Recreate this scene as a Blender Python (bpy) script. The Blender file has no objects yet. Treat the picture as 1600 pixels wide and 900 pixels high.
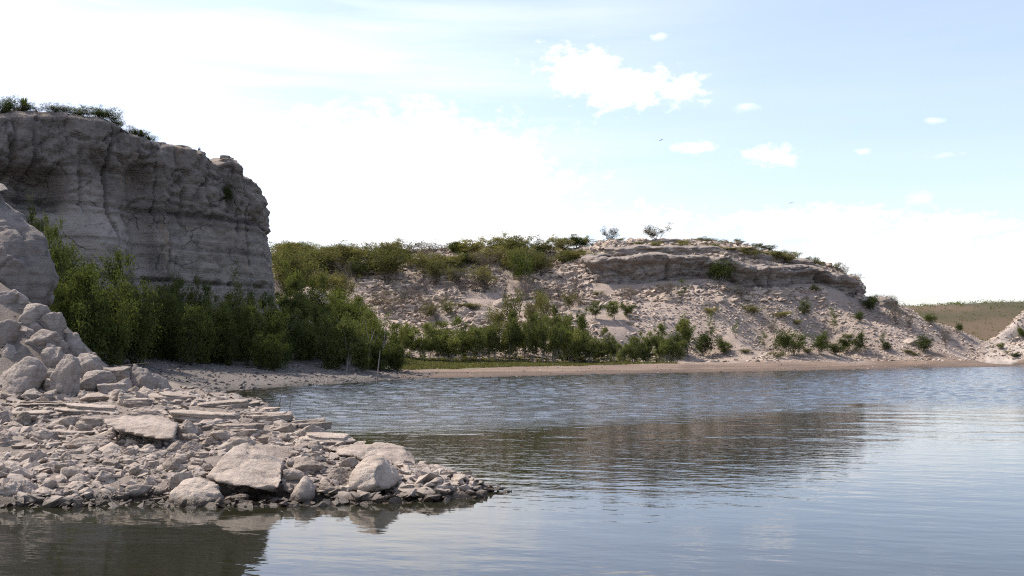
import bpy, bmesh, math, random
import numpy as np
from mathutils import Vector, Matrix

random.seed(7); RNG = np.random.default_rng(7)
SC = bpy.context.scene
COL = SC.collection
F, HOR, CH = 1500.0, 540.0, 2.0          # focal length and horizon in photograph pixels, eye height over the water


def P(px, py, D):
    return ((px - 800) / F * D, D, CH + (HOR - py) / F * D)


def WX(px, D):
    return (px - 800) / F * D


# ------------------------------------------------------------------ noise
def _hash(ix, iy, iz, seed):
    h = (ix * 374761393 + iy * 668265263 + iz * 2147483647 + seed * 1274126177) & 0xFFFFFFFF
    h = ((h ^ (h >> 13)) * 1274126177) & 0xFFFFFFFF
    h = ((h ^ (h >> 16)) * 2246822519) & 0xFFFFFFFF
    return ((h ^ (h >> 15)) & 0xFFFF) / 65535.0


def vnoise(p, seed=0):
    p = np.asarray(p, float)
    i = np.floor(p).astype(np.int64); f = p - i
    u = f * f * f * (f * (f * 6 - 15) + 10)
    r = 0
    for dx in (0, 1):
        wx = u[:, 0] if dx else 1 - u[:, 0]
        for dy in (0, 1):
            wy = u[:, 1] if dy else 1 - u[:, 1]
            for dz in (0, 1):
                wz = u[:, 2] if dz else 1 - u[:, 2]
                r = r + wx * wy * wz * _hash(i[:, 0] + dx, i[:, 1] + dy, i[:, 2] + dz, seed)
    return r * 2 - 1


def fbm(p, octv=4, seed=0, gain=0.5):
    p = np.asarray(p, float); a = 1.0; s = 0; t = 0
    for k in range(octv):
        s = s + a * vnoise(p * (2.03 ** k) + 17.3 * k, seed + k); t += a; a *= gain
    return s / t


def worley(p, seed=0):
    """distance to the border between the two nearest cells (F2 - F1)"""
    p = np.asarray(p, float); i = np.floor(p).astype(np.int64)
    f1 = np.full(len(p), 9.0); f2 = np.full(len(p), 9.0)
    for dx in (-1, 0, 1):
        for dy in (-1, 0, 1):
            for dz in (-1, 0, 1):
                c = i + np.array([dx, dy, dz])
                q = np.stack([c[:, k] + _hash(c[:, 0], c[:, 1], c[:, 2], seed + 31 * k) for k in range(3)], 1)
                d = np.linalg.norm(q - p, axis=1)
                m = d < f1
                f2 = np.where(m, f1, np.minimum(f2, d)); f1 = np.where(m, d, f1)
    return f2 - f1


def sstep(a, b, x):
    t = np.clip((x - a) / (b - a), 0, 1)
    return t * t * (3 - 2 * t)


def bell(x, c, w):
    return np.exp(-((x - c) / w) ** 2)


# ------------------------------------------------------------------ objects
def tag(o, label=None, cat=None, group=None, kind=None):
    if label: o['label'] = label
    if cat: o['category'] = cat
    if group: o['group'] = group
    if kind: o['kind'] = kind
    return o


def mesh_np(name, verts, faces, mat=None, smooth=True, col=None):
    """faces: (n,k) array or list of arrays with one k each"""
    me = bpy.data.meshes.new(name)
    verts = np.asarray(verts, np.float32)
    fl = faces if isinstance(faces, list) else [faces]
    fl = [np.asarray(f, np.int32) for f in fl if len(f)]
    nl = sum(f.size for f in fl); nf = sum(len(f) for f in fl)
    me.vertices.add(len(verts)); me.vertices.foreach_set('co', verts.ravel())
    me.loops.add(nl); me.polygons.add(nf)
    me.loops.foreach_set('vertex_index', np.concatenate([f.ravel() for f in fl]))
    st = []; s = 0
    for f in fl:
        k = f.shape[1]; st.append(s + k * np.arange(len(f))); s += f.size
    me.polygons.foreach_set('loop_start', np.concatenate(st).astype(np.int32))
    me.polygons.foreach_set('use_smooth', np.full(nf, smooth))
    if col is not None:
        a = me.color_attributes.new('Col', 'FLOAT_COLOR', 'POINT')
        c = np.ones((len(verts), 4), np.float32); c[:, :3] = col
        a.data.foreach_set('color', c.ravel())
    if mat: me.materials.append(mat)
    me.update(calc_edges=True)
    return me


def link(name, me, parent=None):
    o = bpy.data.objects.new(name, me); COL.objects.link(o)
    if parent: o.parent = parent
    return o


def empty(name, loc=(0, 0, 0)):
    o = bpy.data.objects.new(name, None); COL.objects.link(o); o.location = loc; o.empty_display_size = 0.2
    return o


def grid_faces(nr, nc):
    a = np.arange(nr * nc).reshape(nr, nc)
    return np.stack([a[:-1, :-1], a[:-1, 1:], a[1:, 1:], a[1:, :-1]], -1).reshape(-1, 4)


def vnormals(V, Fq):
    n = np.zeros_like(V); a = V[Fq[:, 0]]; b = V[Fq[:, 1]]; c = V[Fq[:, 2]]
    fn = np.cross(b - a, c - a)
    for k in range(Fq.shape[1]): np.add.at(n, Fq[:, k], fn)
    return n / np.maximum(np.linalg.norm(n, axis=1, keepdims=True), 1e-9)


# ------------------------------------------------------------------ materials
class NT:
    def __init__(s, tree): s.t = tree; s.n = tree.nodes; s.l = tree.links

    def new(s, typ, ins=None, **kw):
        n = s.n.new(typ)
        for k, v in kw.items(): setattr(n, k, v)
        for k, v in (ins or {}).items(): s.put(n, k, v)
        return n

    def put(s, n, k, v):
        if hasattr(v, 'is_linked') or hasattr(v, 'links'): s.l.new(v, n.inputs[k])
        else: n.inputs[k].default_value = v

    def m(s, op, a, b=0.0, c=0.0, clamp=False):
        n = s.new('ShaderNodeMath', {0: a, 1: b, 2: c}, operation=op, use_clamp=clamp); return n.outputs[0]

    def ramp(s, fac, stops):
        n = s.new('ShaderNodeValToRGB', {0: fac}); e = n.color_ramp.elements
        while len(e) < len(stops): e.new(0.5)
        for i, (p, c) in enumerate(stops):
            e[i].position = p; e[i].color = (*c, 1) if not isinstance(c, (int, float)) else (c, c, c, 1)
        return n.outputs[0]

    def noise(s, vec, scale, detail=4, rough=.55, out=0):
        return s.new('ShaderNodeTexNoise', {'Vector': vec, 'Scale': scale, 'Detail': detail, 'Roughness': rough}).outputs[out]

    def mix(s, fac, a, b, mode='MIX'):
        n = s.new('ShaderNodeMix', data_type='RGBA', blend_type=mode)
        s.put(n, 0, fac); s.put(n, 6, a if hasattr(a, 'links') else (*a, 1)); s.put(n, 7, b if hasattr(b, 'links') else (*b, 1))
        return n.outputs[2]

    def map(s, vec, sc=(1, 1, 1), loc=(0, 0, 0)):
        return s.new('ShaderNodeMapping', {0: vec, 1: loc, 3: sc}).outputs[0]


def material(name):
    m = bpy.data.materials.new(name); m.use_nodes = True
    t = NT(m.node_tree); t.n.clear()
    b = t.new('ShaderNodeBsdfPrincipled'); o = t.new('ShaderNodeOutputMaterial')
    t.l.new(b.outputs[0], o.inputs[0])
    return m, t, b, o


def rock_mat(name, base, dark, light, scale=1.0, strata=0.0, obj_var=True, wet=False, bump=.6, use_col=False):
    m, t, b, o = material(name)
    pos = t.new('ShaderNodeNewGeometry').outputs['Position']
    n1 = t.noise(pos, 1.3 * scale, 5, .6)
    n2 = t.noise(pos, 7 * scale, 5, .65)
    n3 = t.noise(pos, 30 * scale, 3, .7)
    c = t.mix(t.ramp(n1, [(.35, 0), (.65, 1)]), base, light)
    c = t.mix(t.m('MULTIPLY', t.ramp(n2, [(.45, 0), (.75, 1)]), .55), c, dark)
    if use_col:
        ca = t.new('ShaderNodeVertexColor', layer_name='Col').outputs[0]
        c = t.mix(t.m('MULTIPLY', t.ramp(n2, [(.45, 0), (.75, 1)]), .5), ca, t.mix(1.0, ca, (.6, .58, .56), 'MULTIPLY'))
    c = t.mix(t.m('MULTIPLY', t.ramp(n3, [(.4, 0), (.6, 1)]), .35), c, t.mix(1.0, c, (.66, .63, .6), 'MULTIPLY'))
    if obj_var:
        r = t.new('ShaderNodeObjectInfo').outputs['Random']
        c = t.mix(1.0, c, t.ramp(r, [(0, (.74, .72, .7)), (.5, (.95, .93, .91)), (1, (1.12, 1.1, 1.07))]), 'MULTIPLY')
    hgt = t.m('ADD', t.m('MULTIPLY', n2, .6), t.m('MULTIPLY', n3, .35))
    if strata:
        s = t.noise(t.map(pos, (.5, .5, 9)), scale, 4, .6)
        c = t.mix(t.m('MULTIPLY', t.ramp(s, [(.42, 1), (.5, 0)]), strata), c, dark)
        hgt = t.m('ADD', hgt, t.m('MULTIPLY', s, strata * 1.5))
    rough = .9
    if wet:
        z = t.new('ShaderNodeSeparateXYZ', {0: pos}).outputs[2]
        w = t.new('ShaderNodeMapRange', {0: t.m('ADD', z, t.m('MULTIPLY', n1, -.10)), 1: .01, 2: .09, 3: 1.0, 4: 0.0}).outputs[0]
        c = t.mix(w, c, t.mix(1.0, c, (.20, .18, .155), 'MULTIPLY'))
        rough = t.m('SUBTRACT', .9, t.m('MULTIPLY', w, .5))
    t.put(b, 'Base Color', c); t.put(b, 'Roughness', rough); t.put(b, 'Specular IOR Level', .25)
    bp = t.new('ShaderNodeBump', {'Height': hgt, 'Strength': bump, 'Distance': .12 / scale})
    t.put(b, 'Normal', bp.outputs[0])
    return m


M_ROCK = rock_mat('limestone', (.34, .288, .245), (.17, .138, .115), (.44, .385, .335), 1.6, .3, wet=True, bump=.8)
M_PILE = rock_mat('limestone_blocks', (.29, .255, .23), (.15, .13, .115), (.37, .33, .30), 1.2, .25, bump=.8)
M_RUB = rock_mat('rubble_stone', (.30, .25, .21), (.14, .115, .096), (.41, .352, .302), 2.5, 0, obj_var=False, wet=True)
M_SCREE = rock_mat('scree_stone', (.33, .272, .228), (.18, .145, .12), (.44, .378, .325), .5, 0, obj_var=True, bump=.3)
M_TERR = rock_mat('terrain_soil', (.4, .35, .3), (.2, .2, .2), (.5, .45, .4), .8, 0, obj_var=False, use_col=True, bump=.8)
M_SPIT = rock_mat('spit_ground', (.18, .152, .128), (.10, .084, .07), (.25, .212, .182), 2.5, 0, obj_var=False, wet=True, bump=1)
M_LEDGE = rock_mat('ledge_rock', (.23, .195, .172), (.11, .094, .084), (.31, .268, .235), .7, .55, obj_var=False, bump=.6)
M_OUT = rock_mat('outcrop_rock', (.19, .165, .148), (.10, .086, .078), (.26, .228, .205), .8, .35, obj_var=False, bump=.9)


def cliff_mat():
    m, t, b, o = material('cliff_rock')
    pos = t.new('ShaderNodeNewGeometry').outputs['Position']
    z = t.new('ShaderNodeSeparateXYZ', {0: pos}).outputs[2]
    n1 = t.noise(pos, .35, 5, .6); n2 = t.noise(pos, 2.2, 6, .65); n3 = t.noise(pos, 11, 4, .7)
    streak = t.noise(t.map(pos, (1.2, 1.2, .12)), 1.0, 4, .6)
    bed = t.noise(t.map(pos, (.10, .10, 4.0)), 1.0, 5, .65)
    c = t.mix(t.ramp(n1, [(.35, 0), (.65, 1)]), (.255, .215, .18), (.33, .285, .242))
    c = t.mix(t.m('MULTIPLY', t.ramp(bed, [(.40, 1), (.55, 0)]), .45), c, (.13, .115, .11))
    c = t.mix(t.m('MULTIPLY', t.ramp(streak, [(.48, 0), (.68, 1)]), .55), c, (.115, .10, .096))
    zz = t.m('ADD', z, t.m('MULTIPLY', t.m('SUBTRACT', n1, .5), 1.4))
    # weathered dark upper bed, the two old waterlines and the paler lower bed
    up = t.new('ShaderNodeMapRange', {0: zz, 1: 9.2, 2: 10.2, 3: 0.0, 4: .5}).outputs[0]
    c = t.mix(up, c, (.18, .15, .128))
    for zc, w, k in ((9.95, .16, .75), (9.45, .10, .45), (7.9, .12, .25), (5.86, .07, .7)):
        za = t.m('ADD', z, t.m('MULTIPLY', t.m('SUBTRACT', n2, .5), .18))
        q = t.m('ABSOLUTE', t.m('SUBTRACT', za, zc))
        f = t.new('ShaderNodeMapRange', {0: q, 1: 0.0, 2: w * 2, 3: k, 4: 0.0}).outputs[0]
        c = t.mix(f, c, (.065, .055, .052))
    c = t.mix(t.m('MULTIPLY', t.ramp(n3, [(.4, 0), (.62, 1)]), .4), c, t.mix(1.0, c, (.6, .58, .56), 'MULTIPLY'))
    wv = t.new('ShaderNodeMix', data_type='VECTOR'); t.put(wv, 0, .35); t.put(wv, 4, t.map(pos, (.55, .55, .8))); t.put(wv, 5, t.noise(pos, .9, 4, .6, 1))
    vc = t.new('ShaderNodeTexVoronoi', {'Vector': wv.outputs[1], 'Scale': 1.5}, feature='DISTANCE_TO_EDGE').outputs[0]
    bx, by_, _b = P(150, 400, 54.5); sp_ = t.new('ShaderNodeSeparateXYZ', {0: pos})
    q = t.m('ADD', t.m('ABSOLUTE', t.m('SUBTRACT', t.m('ADD', sp_.outputs[0], t.m('MULTIPLY', t.m('SUBTRACT', n1, .5), 3.0)), bx)), t.m('MULTIPLY', t.m('MAXIMUM', t.m('SUBTRACT', z, 9.2), 0.0), .8))
    c = t.mix(t.new('ShaderNodeMapRange', {0: q, 1: 1.2, 2: 2.2, 3: .6, 4: 0.0}).outputs[0], c, (.36, .305, .265))
    crk = t.m('MULTIPLY', t.ramp(vc, [(0, 1), (.028, 0)]), t.ramp(t.noise(pos, .5, 2), [(.5, 0), (.64, 1)]))
    c = t.mix(t.m('MULTIPLY', crk, .5), c, (.05, .042, .038))
    rust = t.ramp(t.noise(t.map(pos, (.5, .5, .25)), 1.0, 4, .65), [(.60, 0), (.70, 1)])
    c = t.mix(t.m('MULTIPLY', rust, .35), c, (.30, .21, .13))
    pale = t.ramp(t.noise(pos, .8, 5, .7), [(.60, 0), (.72, 1)])
    c = t.mix(t.m('MULTIPLY', pale, .45), c, (.33, .295, .27))
    t.put(b, 'Base Color', c); t.put(b, 'Roughness', .92); t.put(b, 'Specular IOR Level', .2)
    h = t.m('ADD', t.m('ADD', t.m('MULTIPLY', crk, -.5), t.m('MULTIPLY', n2, .9), t.m('MULTIPLY', n3, .35)), t.m('MULTIPLY', bed, .7))
    t.put(b, 'Normal', t.new('ShaderNodeBump', {'Height': h, 'Strength': .8, 'Distance': .3}).outputs[0])
    return m


M_CLIFF = cliff_mat()


def leaf_mat(name, c1, c2, c3, trans=.35):
    m, t, b, o = material(name)
    t.n.remove(b)
    r = t.new('ShaderNodeObjectInfo').outputs['Random']
    ca = t.new('ShaderNodeVertexColor', layer_name='Col').outputs[0]
    tone = t.new('ShaderNodeSeparateColor', {0: ca}).outputs[0]
    c = t.mix(tone, c1, c2)
    c = t.mix(t.m('MULTIPLY', r, .5), c, c3)
    c = t.mix(1.0, c, t.ramp(t.m('FRACT', t.m('MULTIPLY', r, 7.3)), [(0, (.68, .70, .72)), (.5, (1, 1, 1)), (1, (1.28, 1.24, 1.1))]), 'MULTIPLY')
    d = t.new('ShaderNodeBsdfDiffuse', {0: c}); tr = t.new('ShaderNodeBsdfTranslucent', {0: t.mix(1.0, c, (1.1, 1.15, .7), 'MULTIPLY')})
    mx = t.new('ShaderNodeMixShader', {0: trans}); t.l.new(d.outputs[0], mx.inputs[1]); t.l.new(tr.outputs[0], mx.inputs[2])
    t.l.new(mx.outputs[0], o.inputs[0])
    return m


def plain_mat(name, c, c2, scale=8, rough=.9):
    m, t, b, o = material(name)
    pos = t.new('ShaderNodeNewGeometry').outputs['Position']
    t.put(b, 'Base Color', t.mix(t.ramp(t.noise(pos, scale), [(.35, 0), (.65, 1)]), c, c2)); t.put(b, 'Roughness', rough)
    t.put(b, 'Specular IOR Level', .2)
    return m


M_LEAF_THICK = leaf_mat('willow_leaf', (.048, .064, .021), (.128, .148, .047), (.10, .108, .038))
M_LEAF_WILLOW = leaf_mat('shore_willow_leaf', (.068, .086, .029), (.165, .182, .062), (.135, .14, .052))
M_LEAF_BRUSH = leaf_mat('brush_leaf', (.085, .09, .032), (.185, .18, .07), (.17, .145, .075))
M_LEAF_BUSH = leaf_mat('bush_leaf', (.038, .056, .018), (.09, .112, .034), (.072, .082, .028))
M_LEAF_DRY = leaf_mat('dry_leaf', (.10, .085, .065), (.16, .135, .10), (.13, .11, .09), .2)
M_BARK = plain_mat('pale_bark', (.30, .265, .235), (.18, .155, .135))
M_BARK_D = plain_mat('dark_bark', (.10, .085, .075), (.055, .045, .04))
M_TWIG = plain_mat('grey_twig', (.17, .145, .13), (.095, .08, .072))
M_GRASS = leaf_mat('short_grass', (.08, .088, .036), (.135, .135, .058), (.12, .11, .05), .3)
M_CACT = plain_mat('cactus_skin', (.045, .06, .03), (.07, .08, .04))
M_BIRD = plain_mat('bird_feather', (.03, .028, .026), (.05, .045, .04))


# ------------------------------------------------------------------ terrain by control points
def tps(pts, q):
    pts = np.array(pts, float); xy = pts[:, :2]; n = len(xy)

    def K(a, b):
        d2 = ((a[:, None, :] - b[None]) ** 2).sum(-1)
        return .5 * d2 * np.log(np.maximum(d2, 1e-12))
    A = np.zeros((n + 3, n + 3)); A[:n, :n] = K(xy, xy) + np.eye(n) * .25
    A[:n, n] = 1; A[:n, n + 1:] = xy; A[n, :n] = 1; A[n + 1:, :n] = xy.T
    w = np.linalg.solve(A, np.concatenate([pts[:, 2], np.zeros(3)]))
    out = np.empty(len(q))
    for s in range(0, len(q), 20000):
        b = q[s:s + 20000]
        out[s:s + 20000] = K(b, xy) @ w[:n] + w[n] + b @ w[n + 1:]
    return out


CP = []
def cp(px, py, D): CP.append(P(px, py, D))
def cw(x, y, z): CP.append((x, y, z))


SHORE = [(620, 593, 0), (720, 590, 0), (800, 588, 0), (900, 585.5, 0), (1000, 583.5, 0), (1100, 581.7, 0), (1200, 580, 0), (1300, 578, 0), (1400, 576, 0), (1500, 574, 0), (1600, 572, 0), (1720, 570.5, 0)]
for px, py, _ in SHORE:
    D = CH * F / (py - HOR); cp(px, py, D)
    cw(WX(px, D) + .8, D - 4, -.45); cw(WX(px, D) + 1.5, D - 11, -1.4)
# top of the brown beach, the grass shelf and the foot of the hill
for px in (640, 760, 880, 1000, 1100, 1200, 1300, 1400, 1500, 1600, 1720):
    py0 = 592 - 20 * (px - 620) / 980; D0 = CH * F / (py0 - HOR)
    cp(px, py0 - 18 + 4 * (px - 620) / 980, D0 + 12)
    cp(px, 559 - 6 * (px - 620) / 980, D0 + 21)
# hillside between foot and wall
for px in (470, 560, 660, 760, 860, 960): cp(px, 520, 90); cp(px, 485, 96); cp(px, 447, 103); cp(px, 415, 109)
for px, py in ((430, 396), (500, 396), (580, 394), (660, 392), (740, 391), (820, 390), (900, 388)): cp(px, py, 117)
for px, py, D in ((1040, 520, 91), (1040, 485, 97), (1040, 458, 101), (1140, 520, 93), (1140, 485, 99), (1140, 462, 102.5),
                  (1240, 520, 96), (1240, 485, 102), (1240, 462, 105), (1320, 520, 100), (1320, 490, 104), (1330, 472, 108),
                  (1400, 520, 104), (1400, 500, 107), (1380, 478, 111), (1425, 488, 112), (1460, 505, 112), (1500, 520, 111), (1530, 533, 111), (1470, 530, 106)): cp(px, py, D)
# the wall's foot, its top and the ridge above
WALL = [(920, 428, 399, 105.5), (932, 441, 401, 104.2), (961, 443, 400, 103.6), (994, 443, 398, 103.6), (1028, 438, 398, 104), (1070, 435, 402, 104.6), (1105, 432, 402, 105),
        (1139, 438, 401, 105.2), (1150, 447, 411, 105), (1203, 448, 415, 105.5), (1243, 442, 414, 107), (1277, 441, 419, 108), (1310, 450, 428, 108.5), (1333, 463, 437, 109.3), (1341, 465, 448, 111), (1338, 463, 440, 115), (1330, 460, 438, 121)]
for px, pb, pt, D in WALL[:14]: cp(px, pb, D - .6); cp(px, pt + 3, D + 2.2)
for px, py in ((960, 381), (1000, 378), (1050, 375), (1100, 377), (1150, 382), (1200, 393), (1250, 404), (1290, 413), (1318, 424)): cp(px, py, 116)
for px in (960, 1050, 1150): cp(px, 389, 110)
for x, y, z in ((-40, 150, 12.5), (0, 150, 13), (25, 150, 13), (45, 135, 9), (58, 140, 4), (66, 130, 2.5)): cw(x, y, z)
# right hand slope
for px, py, D in ((1545, 540, 113), (1570, 525, 114), (1600, 510, 115), (1650, 498, 116), (1720, 488, 118), (1580, 545, 108), (1620, 530, 108), (1680, 528, 108), (1640, 524, 111), (1720, 518, 111), (1560, 529, 114)): cp(px, py, D)
for px in (1390, 1440, 1490, 1540):
    for D in (124, 136, 149): cw(WX(px, D), D, 1.6 if px > 1420 else 3.5)
for D in (124, 136, 149): cw(WX(1640, D), D, 3.5); cw(WX(1585, D), D, 3.0)
# left bank: gravel water edge, its back, the foot of the cliff
for px, py in ((290, 616), (330, 613), (380, 609), (420, 606), (470, 603), (520, 600), (570, 597)):
    D = CH * F / (py - HOR); cp(px, py, D); cw(WX(px, D) + 2.0, D - 2.0, -.5); cw(WX(px, D) + 6, D - 5, -1.5)
for px, py, D in ((250, 575, 47), (330, 570, 51), (430, 570, 56), (520, 573, 60), (590, 577, 64), (640, 566, 74), (560, 562, 72),
                  (220, 540, 53), (300, 530, 57), (400, 525, 61.5), (470, 530, 70), (560, 540, 78), (120, 540, 48), (40, 530, 45), (-60, 520, 43),
                  (300, 490, 60.5), (400, 492, 64), (200, 480, 56), (100, 470, 52), (0, 460, 48), (440, 480, 80), (480, 450, 92), (440, 430, 100)): cp(px, py, D)
for x, y, z in ((-14, 36, .25), (-16, 30, .9), (-20, 36, 2), (-22, 28, 2.5), (-18, 18, .8), (-30, 30, 4), (-40, 38, 5), (-12, 22, .2), (-14, 13, -.7), (-25, 15, 1), (-8, 26, -.6), (-10, 32, -.6),
                (-50, 60, 6), (-40, 80, 8), (-30, 80, 7), (-30, 100, 10), (-45, 110, 12), (-4, 16, -1), (5, 14, -1.5), (5, 30, -1.8), (20, 30, -2), (20, 50, -2), (45, 50, -2), (70, 60, -2), (0, 0, -2), (30, 10, -2), (-20, 5, -1.5), (60, 80, -1.5), (75, 95, -.3), (90, 110, 4), (100, 130, 8)): cw(x, y, z)

GX0, GX1, GY0, GY1, GS = -52.0, 92.0, 8.0, 150.0, .4
gx = np.arange(GX0, GX1, GS); gy = np.arange(GY0, GY1, GS)
XX, YY = np.meshgrid(gx, gy); Q = np.stack([XX.ravel(), YY.ravel()], 1)
ZZ = tps(CP, Q)
PXg = Q[:, 0] / Q[:, 1] * F + 800
# region weights
D0g = CH * F / np.maximum(52 - 20 * (PXg - 620) / 980, 20)       # far shoreline distance in each direction
w_hill = sstep(16, 26, Q[:, 1] - D0g) * (PXg > 400)
nz = fbm(np.c_[Q * .09, ZZ * 0], 4, 3)
n_f = fbm(np.c_[Q * .55, ZZ * 0], 4, 9)
band = sstep(520, 600, PXg) * (1 - sstep(1010, 1090, PXg) * (ZZ < 8.2)) * sstep(2.8, 4.5, ZZ) * w_hill   # where bedding shows as steps
hs = .8
tt = ZZ / hs + nz * 1.8
fr = tt - np.floor(tt)
ZT = hs * (np.floor(tt) + sstep(.55, 1.0, fr)) - nz * 1.8 * hs
ZZ = ZZ + band * .8 * (ZT - ZZ) + (.06 + .22 * w_hill) * n_f * sstep(.1, .8, ZZ)
ZZ = np.where(ZZ > 0.02, ZZ, ZZ)
ZZ = np.where((PXg < 425) & (Q[:, 1] < 76), np.minimum(ZZ, 6.5), ZZ)
ZZ = np.where((PXg < 425) & (Q[:, 1] >= 76), np.minimum(ZZ, 11.5), ZZ)
_wp = np.array([w[0] for w in WALL[:14]]); _wd = np.array([w[3] for w in WALL[:14]])
_zb = np.array([P(w[0], w[1], w[3])[2] for w in WALL[:14]]); _zt = np.array([P(w[0], w[2], w[3])[2] for w in WALL[:14]])
dw = Q[:, 1] - np.interp(PXg, _wp, _wd); zbw = np.interp(PXg, _wp, _zb); ztw = np.interp(PXg, _wp, _zt); inw = (PXg > 918) & (PXg < 1338)
ZZ = np.where(inw & (dw > -3) & (dw < 2.0), np.minimum(ZZ, zbw - .1 + .12 * n_f + .25 * np.minimum(dw, 0)), ZZ)
ZZ = np.where(inw & (dw >= 2.0) & (dw < 7), np.maximum(ZZ, ztw - .15), ZZ)
_sil = np.interp(PXg, [1341, 1345, 1380, 1425, 1437, 1468, 1500, 1538, 1550, 1570, 1600, 1640], [455, 466, 472, 485, 497, 506, 516, 536, 532, 516, 486, 455])
ZZ = np.where((PXg > 1341) & (PXg < 1640), np.minimum(ZZ, CH + (HOR - _sil) / F * np.minimum(Q[:, 1], 115) + .1 * n_f), ZZ)
ZG = ZZ.reshape(XX.shape)


def H(x, y):
    fx = min(max((x - GX0) / GS, 0), len(gx) - 1.001); fy = min(max((y - GY0) / GS, 0), len(gy) - 1.001)
    i, j = int(fx), int(fy); u, v = fx - i, fy - j
    return (ZG[j, i] * (1 - u) + ZG[j, i + 1] * u) * (1 - v) + (ZG[j + 1, i] * (1 - u) + ZG[j + 1, i + 1] * u) * v


def hit(px, py, hf=H, d0=40.0, d1=149.0, step=.15):
    """first place where the line of sight through a pixel of the photograph meets the land"""
    D = d0
    while D < d1:
        x, y, z = P(px, py, D)
        if hf(x, y) >= z: return D
        D += step
    return None


# ground colours (soil, not light): brown beach, pale scree, grey gravel, tan bedding
col = np.zeros((len(Q), 3)); nn = fbm(np.c_[Q * .25, Q[:, :1] * 0], 4, 21)[:, None]; n2 = fbm(np.c_[Q * 1.6, Q[:, :1] * 0], 3, 41)[:, None]
beach = np.array([.205, .15, .115]); scree = np.array([.32, .262, .222]); gravel = np.array([.15, .135, .122]); soil = np.array([.30, .25, .19]); green = np.array([.11, .115, .045])
dsh = (Q[:, 1] - D0g)[:, None]
far = scree * (1 - sstep(8, 13.5, np.abs(ZZ))[:, None]) + soil * sstep(8, 13.5, np.abs(ZZ))[:, None]
k = sstep(9, 15, dsh + nn * 4)
c_far = beach * (1 - k) + far * k
wet = 1 - sstep(.02, .22, ZZ)[:, None]
strip = bell(dsh[:, 0] + nn[:, 0] * 6, 4.5, 1.6)[:, None]
c_far = c_far * (1 - .25 * strip)
gk = (sstep(9.5, 11.5, dsh + nn * 3) * (1 - sstep(20, 23, dsh)) * (PXg < 1060)[:, None])
c_far = c_far * (1 - gk * .8) + green * gk * .8
left = ((PXg < 625) & (Q[:, 1] < 70))[:, None]
litter = sstep(1.3, 2.0, ZZ)[:, None] * left
col = np.where(left, gravel, c_far) * (1 + .18 * nn + .14 * n2)
col = col * (1 - .45 * litter) * (1 - .45 * wet)
col = np.where(((PXg > 1540) & (Q[:, 1] - D0g > 12))[:, None], np.array([.36, .315, .28]) * (1 + .45 * n2 + .2 * nn), col)
col = col * (1 - .3 * ((bell(ZZ, .16, .03) + .7 * bell(ZZ, .3, .025) + .5 * bell(ZZ, .42, .03)) * (PXg > 600))[:, None])
col = np.clip(col, .01, .9)
FQ = grid_faces(len(gy), len(gx))
zf = ZZ[FQ].mean(1); df = (Q[:, 1] - D0g)[FQ].mean(1); pf = PXg[FQ].mean(1); yf = Q[FQ, 1].mean(1)
V3 = np.c_[Q, ZZ]
leftf = (pf < 625) & (yf < 70)
regions = {'gravel_shore': leftf, 'far_shore': ~leftf & (df < 14), 'rocky_hill': ~leftf & (df >= 14) & (pf < 1540), 'pale_hill': ~leftf & (df >= 14) & (pf >= 1540)}
for nm, mk in regions.items():
    ff = FQ[mk]; u, inv = np.unique(ff, return_inverse=True)
    o = link(nm, mesh_np(nm, V3[u], inv.reshape(-1, 4), M_TERR, True, col[u])); tag(o, kind='structure')

# lake bed sheet to the horizon and the water
def disc(name, r, z, mat):
    th = np.linspace(0, 2 * np.pi, 65)[:-1]
    V = np.c_[r * np.cos(th), r * np.sin(th), np.full(64, z)]
    return link(name, mesh_np(name, np.vstack([V, [[0, 0, z]]]), np.array([[i, (i + 1) % 64, 64] for i in range(64)]), mat, False))


M_GROUND = plain_mat('dry_ground', (.24, .2, .15), (.16, .15, .09), .02)
tag(disc('ground', 4000, -2.6, M_GROUND), kind='structure')


def water_mat():
    m, t, b, o = material('lake_water')
    pos = t.new('ShaderNodeNewGeometry').outputs['Position']
    sx = t.new('ShaderNodeSeparateXYZ', {0: pos})
    wy = t.m('ADD', sx.outputs[1], t.m('MULTIPLY', sx.outputs[0], -.22))
    n = t.noise(t.map(pos, (.055, .11, 1)), 1.0, 3, .5)
    wyn = t.m('ADD', wy, t.m('MULTIPLY', t.m('SUBTRACT', n, .5), 14.0))
    wind = t.new('ShaderNodeSeparateColor', {0: t.new('ShaderNodeVertexColor', layer_name='Col').outputs[0]}).outputs[0]
    mid = t.new('ShaderNodeMapRange', {0: wyn, 1: 11.0, 2: 19.0, 3: 0.12, 4: 1.0}, interpolation_type='SMOOTHSTEP').outputs[0]
    # long gentle swell, ripples across it, wind chop far out
    rot = t.new('ShaderNodeMapping', {0: pos, 2: (0, 0, .28)}).outputs[0]
    swell = t.noise(t.map(rot, (.75, 1.9, 1)), 1.0, 3, .5)
    rip = t.noise(t.map(pos, (2.8, 5.2, 1)), 1.0, 3, .5)
    chop = t.noise(t.map(pos, (3.5, 6.5, 1)), 1.0, 3, .6)
    h = t.m('ADD', t.m('MULTIPLY', swell, .007), t.m('MULTIPLY', t.m('MULTIPLY', rip, mid), .005))
    h = t.m('ADD', h, t.m('MULTIPLY', rip, .0012))
    h = t.m('ADD', h, t.m('MULTIPLY', t.m('MULTIPLY', chop, wind), .022))
    bp = t.new('ShaderNodeBump', {'Height': h, 'Strength': 1.0, 'Distance': 1.0})
    t.put(b, 'Base Color', (.017, .017, .010, 1)); t.put(b, 'Roughness', t.m('ADD', .015, t.m('MULTIPLY', wind, .05))); t.put(b, 'IOR', 1.45)
    t.put(b, 'Normal', bp.outputs[0])
    return m


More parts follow.
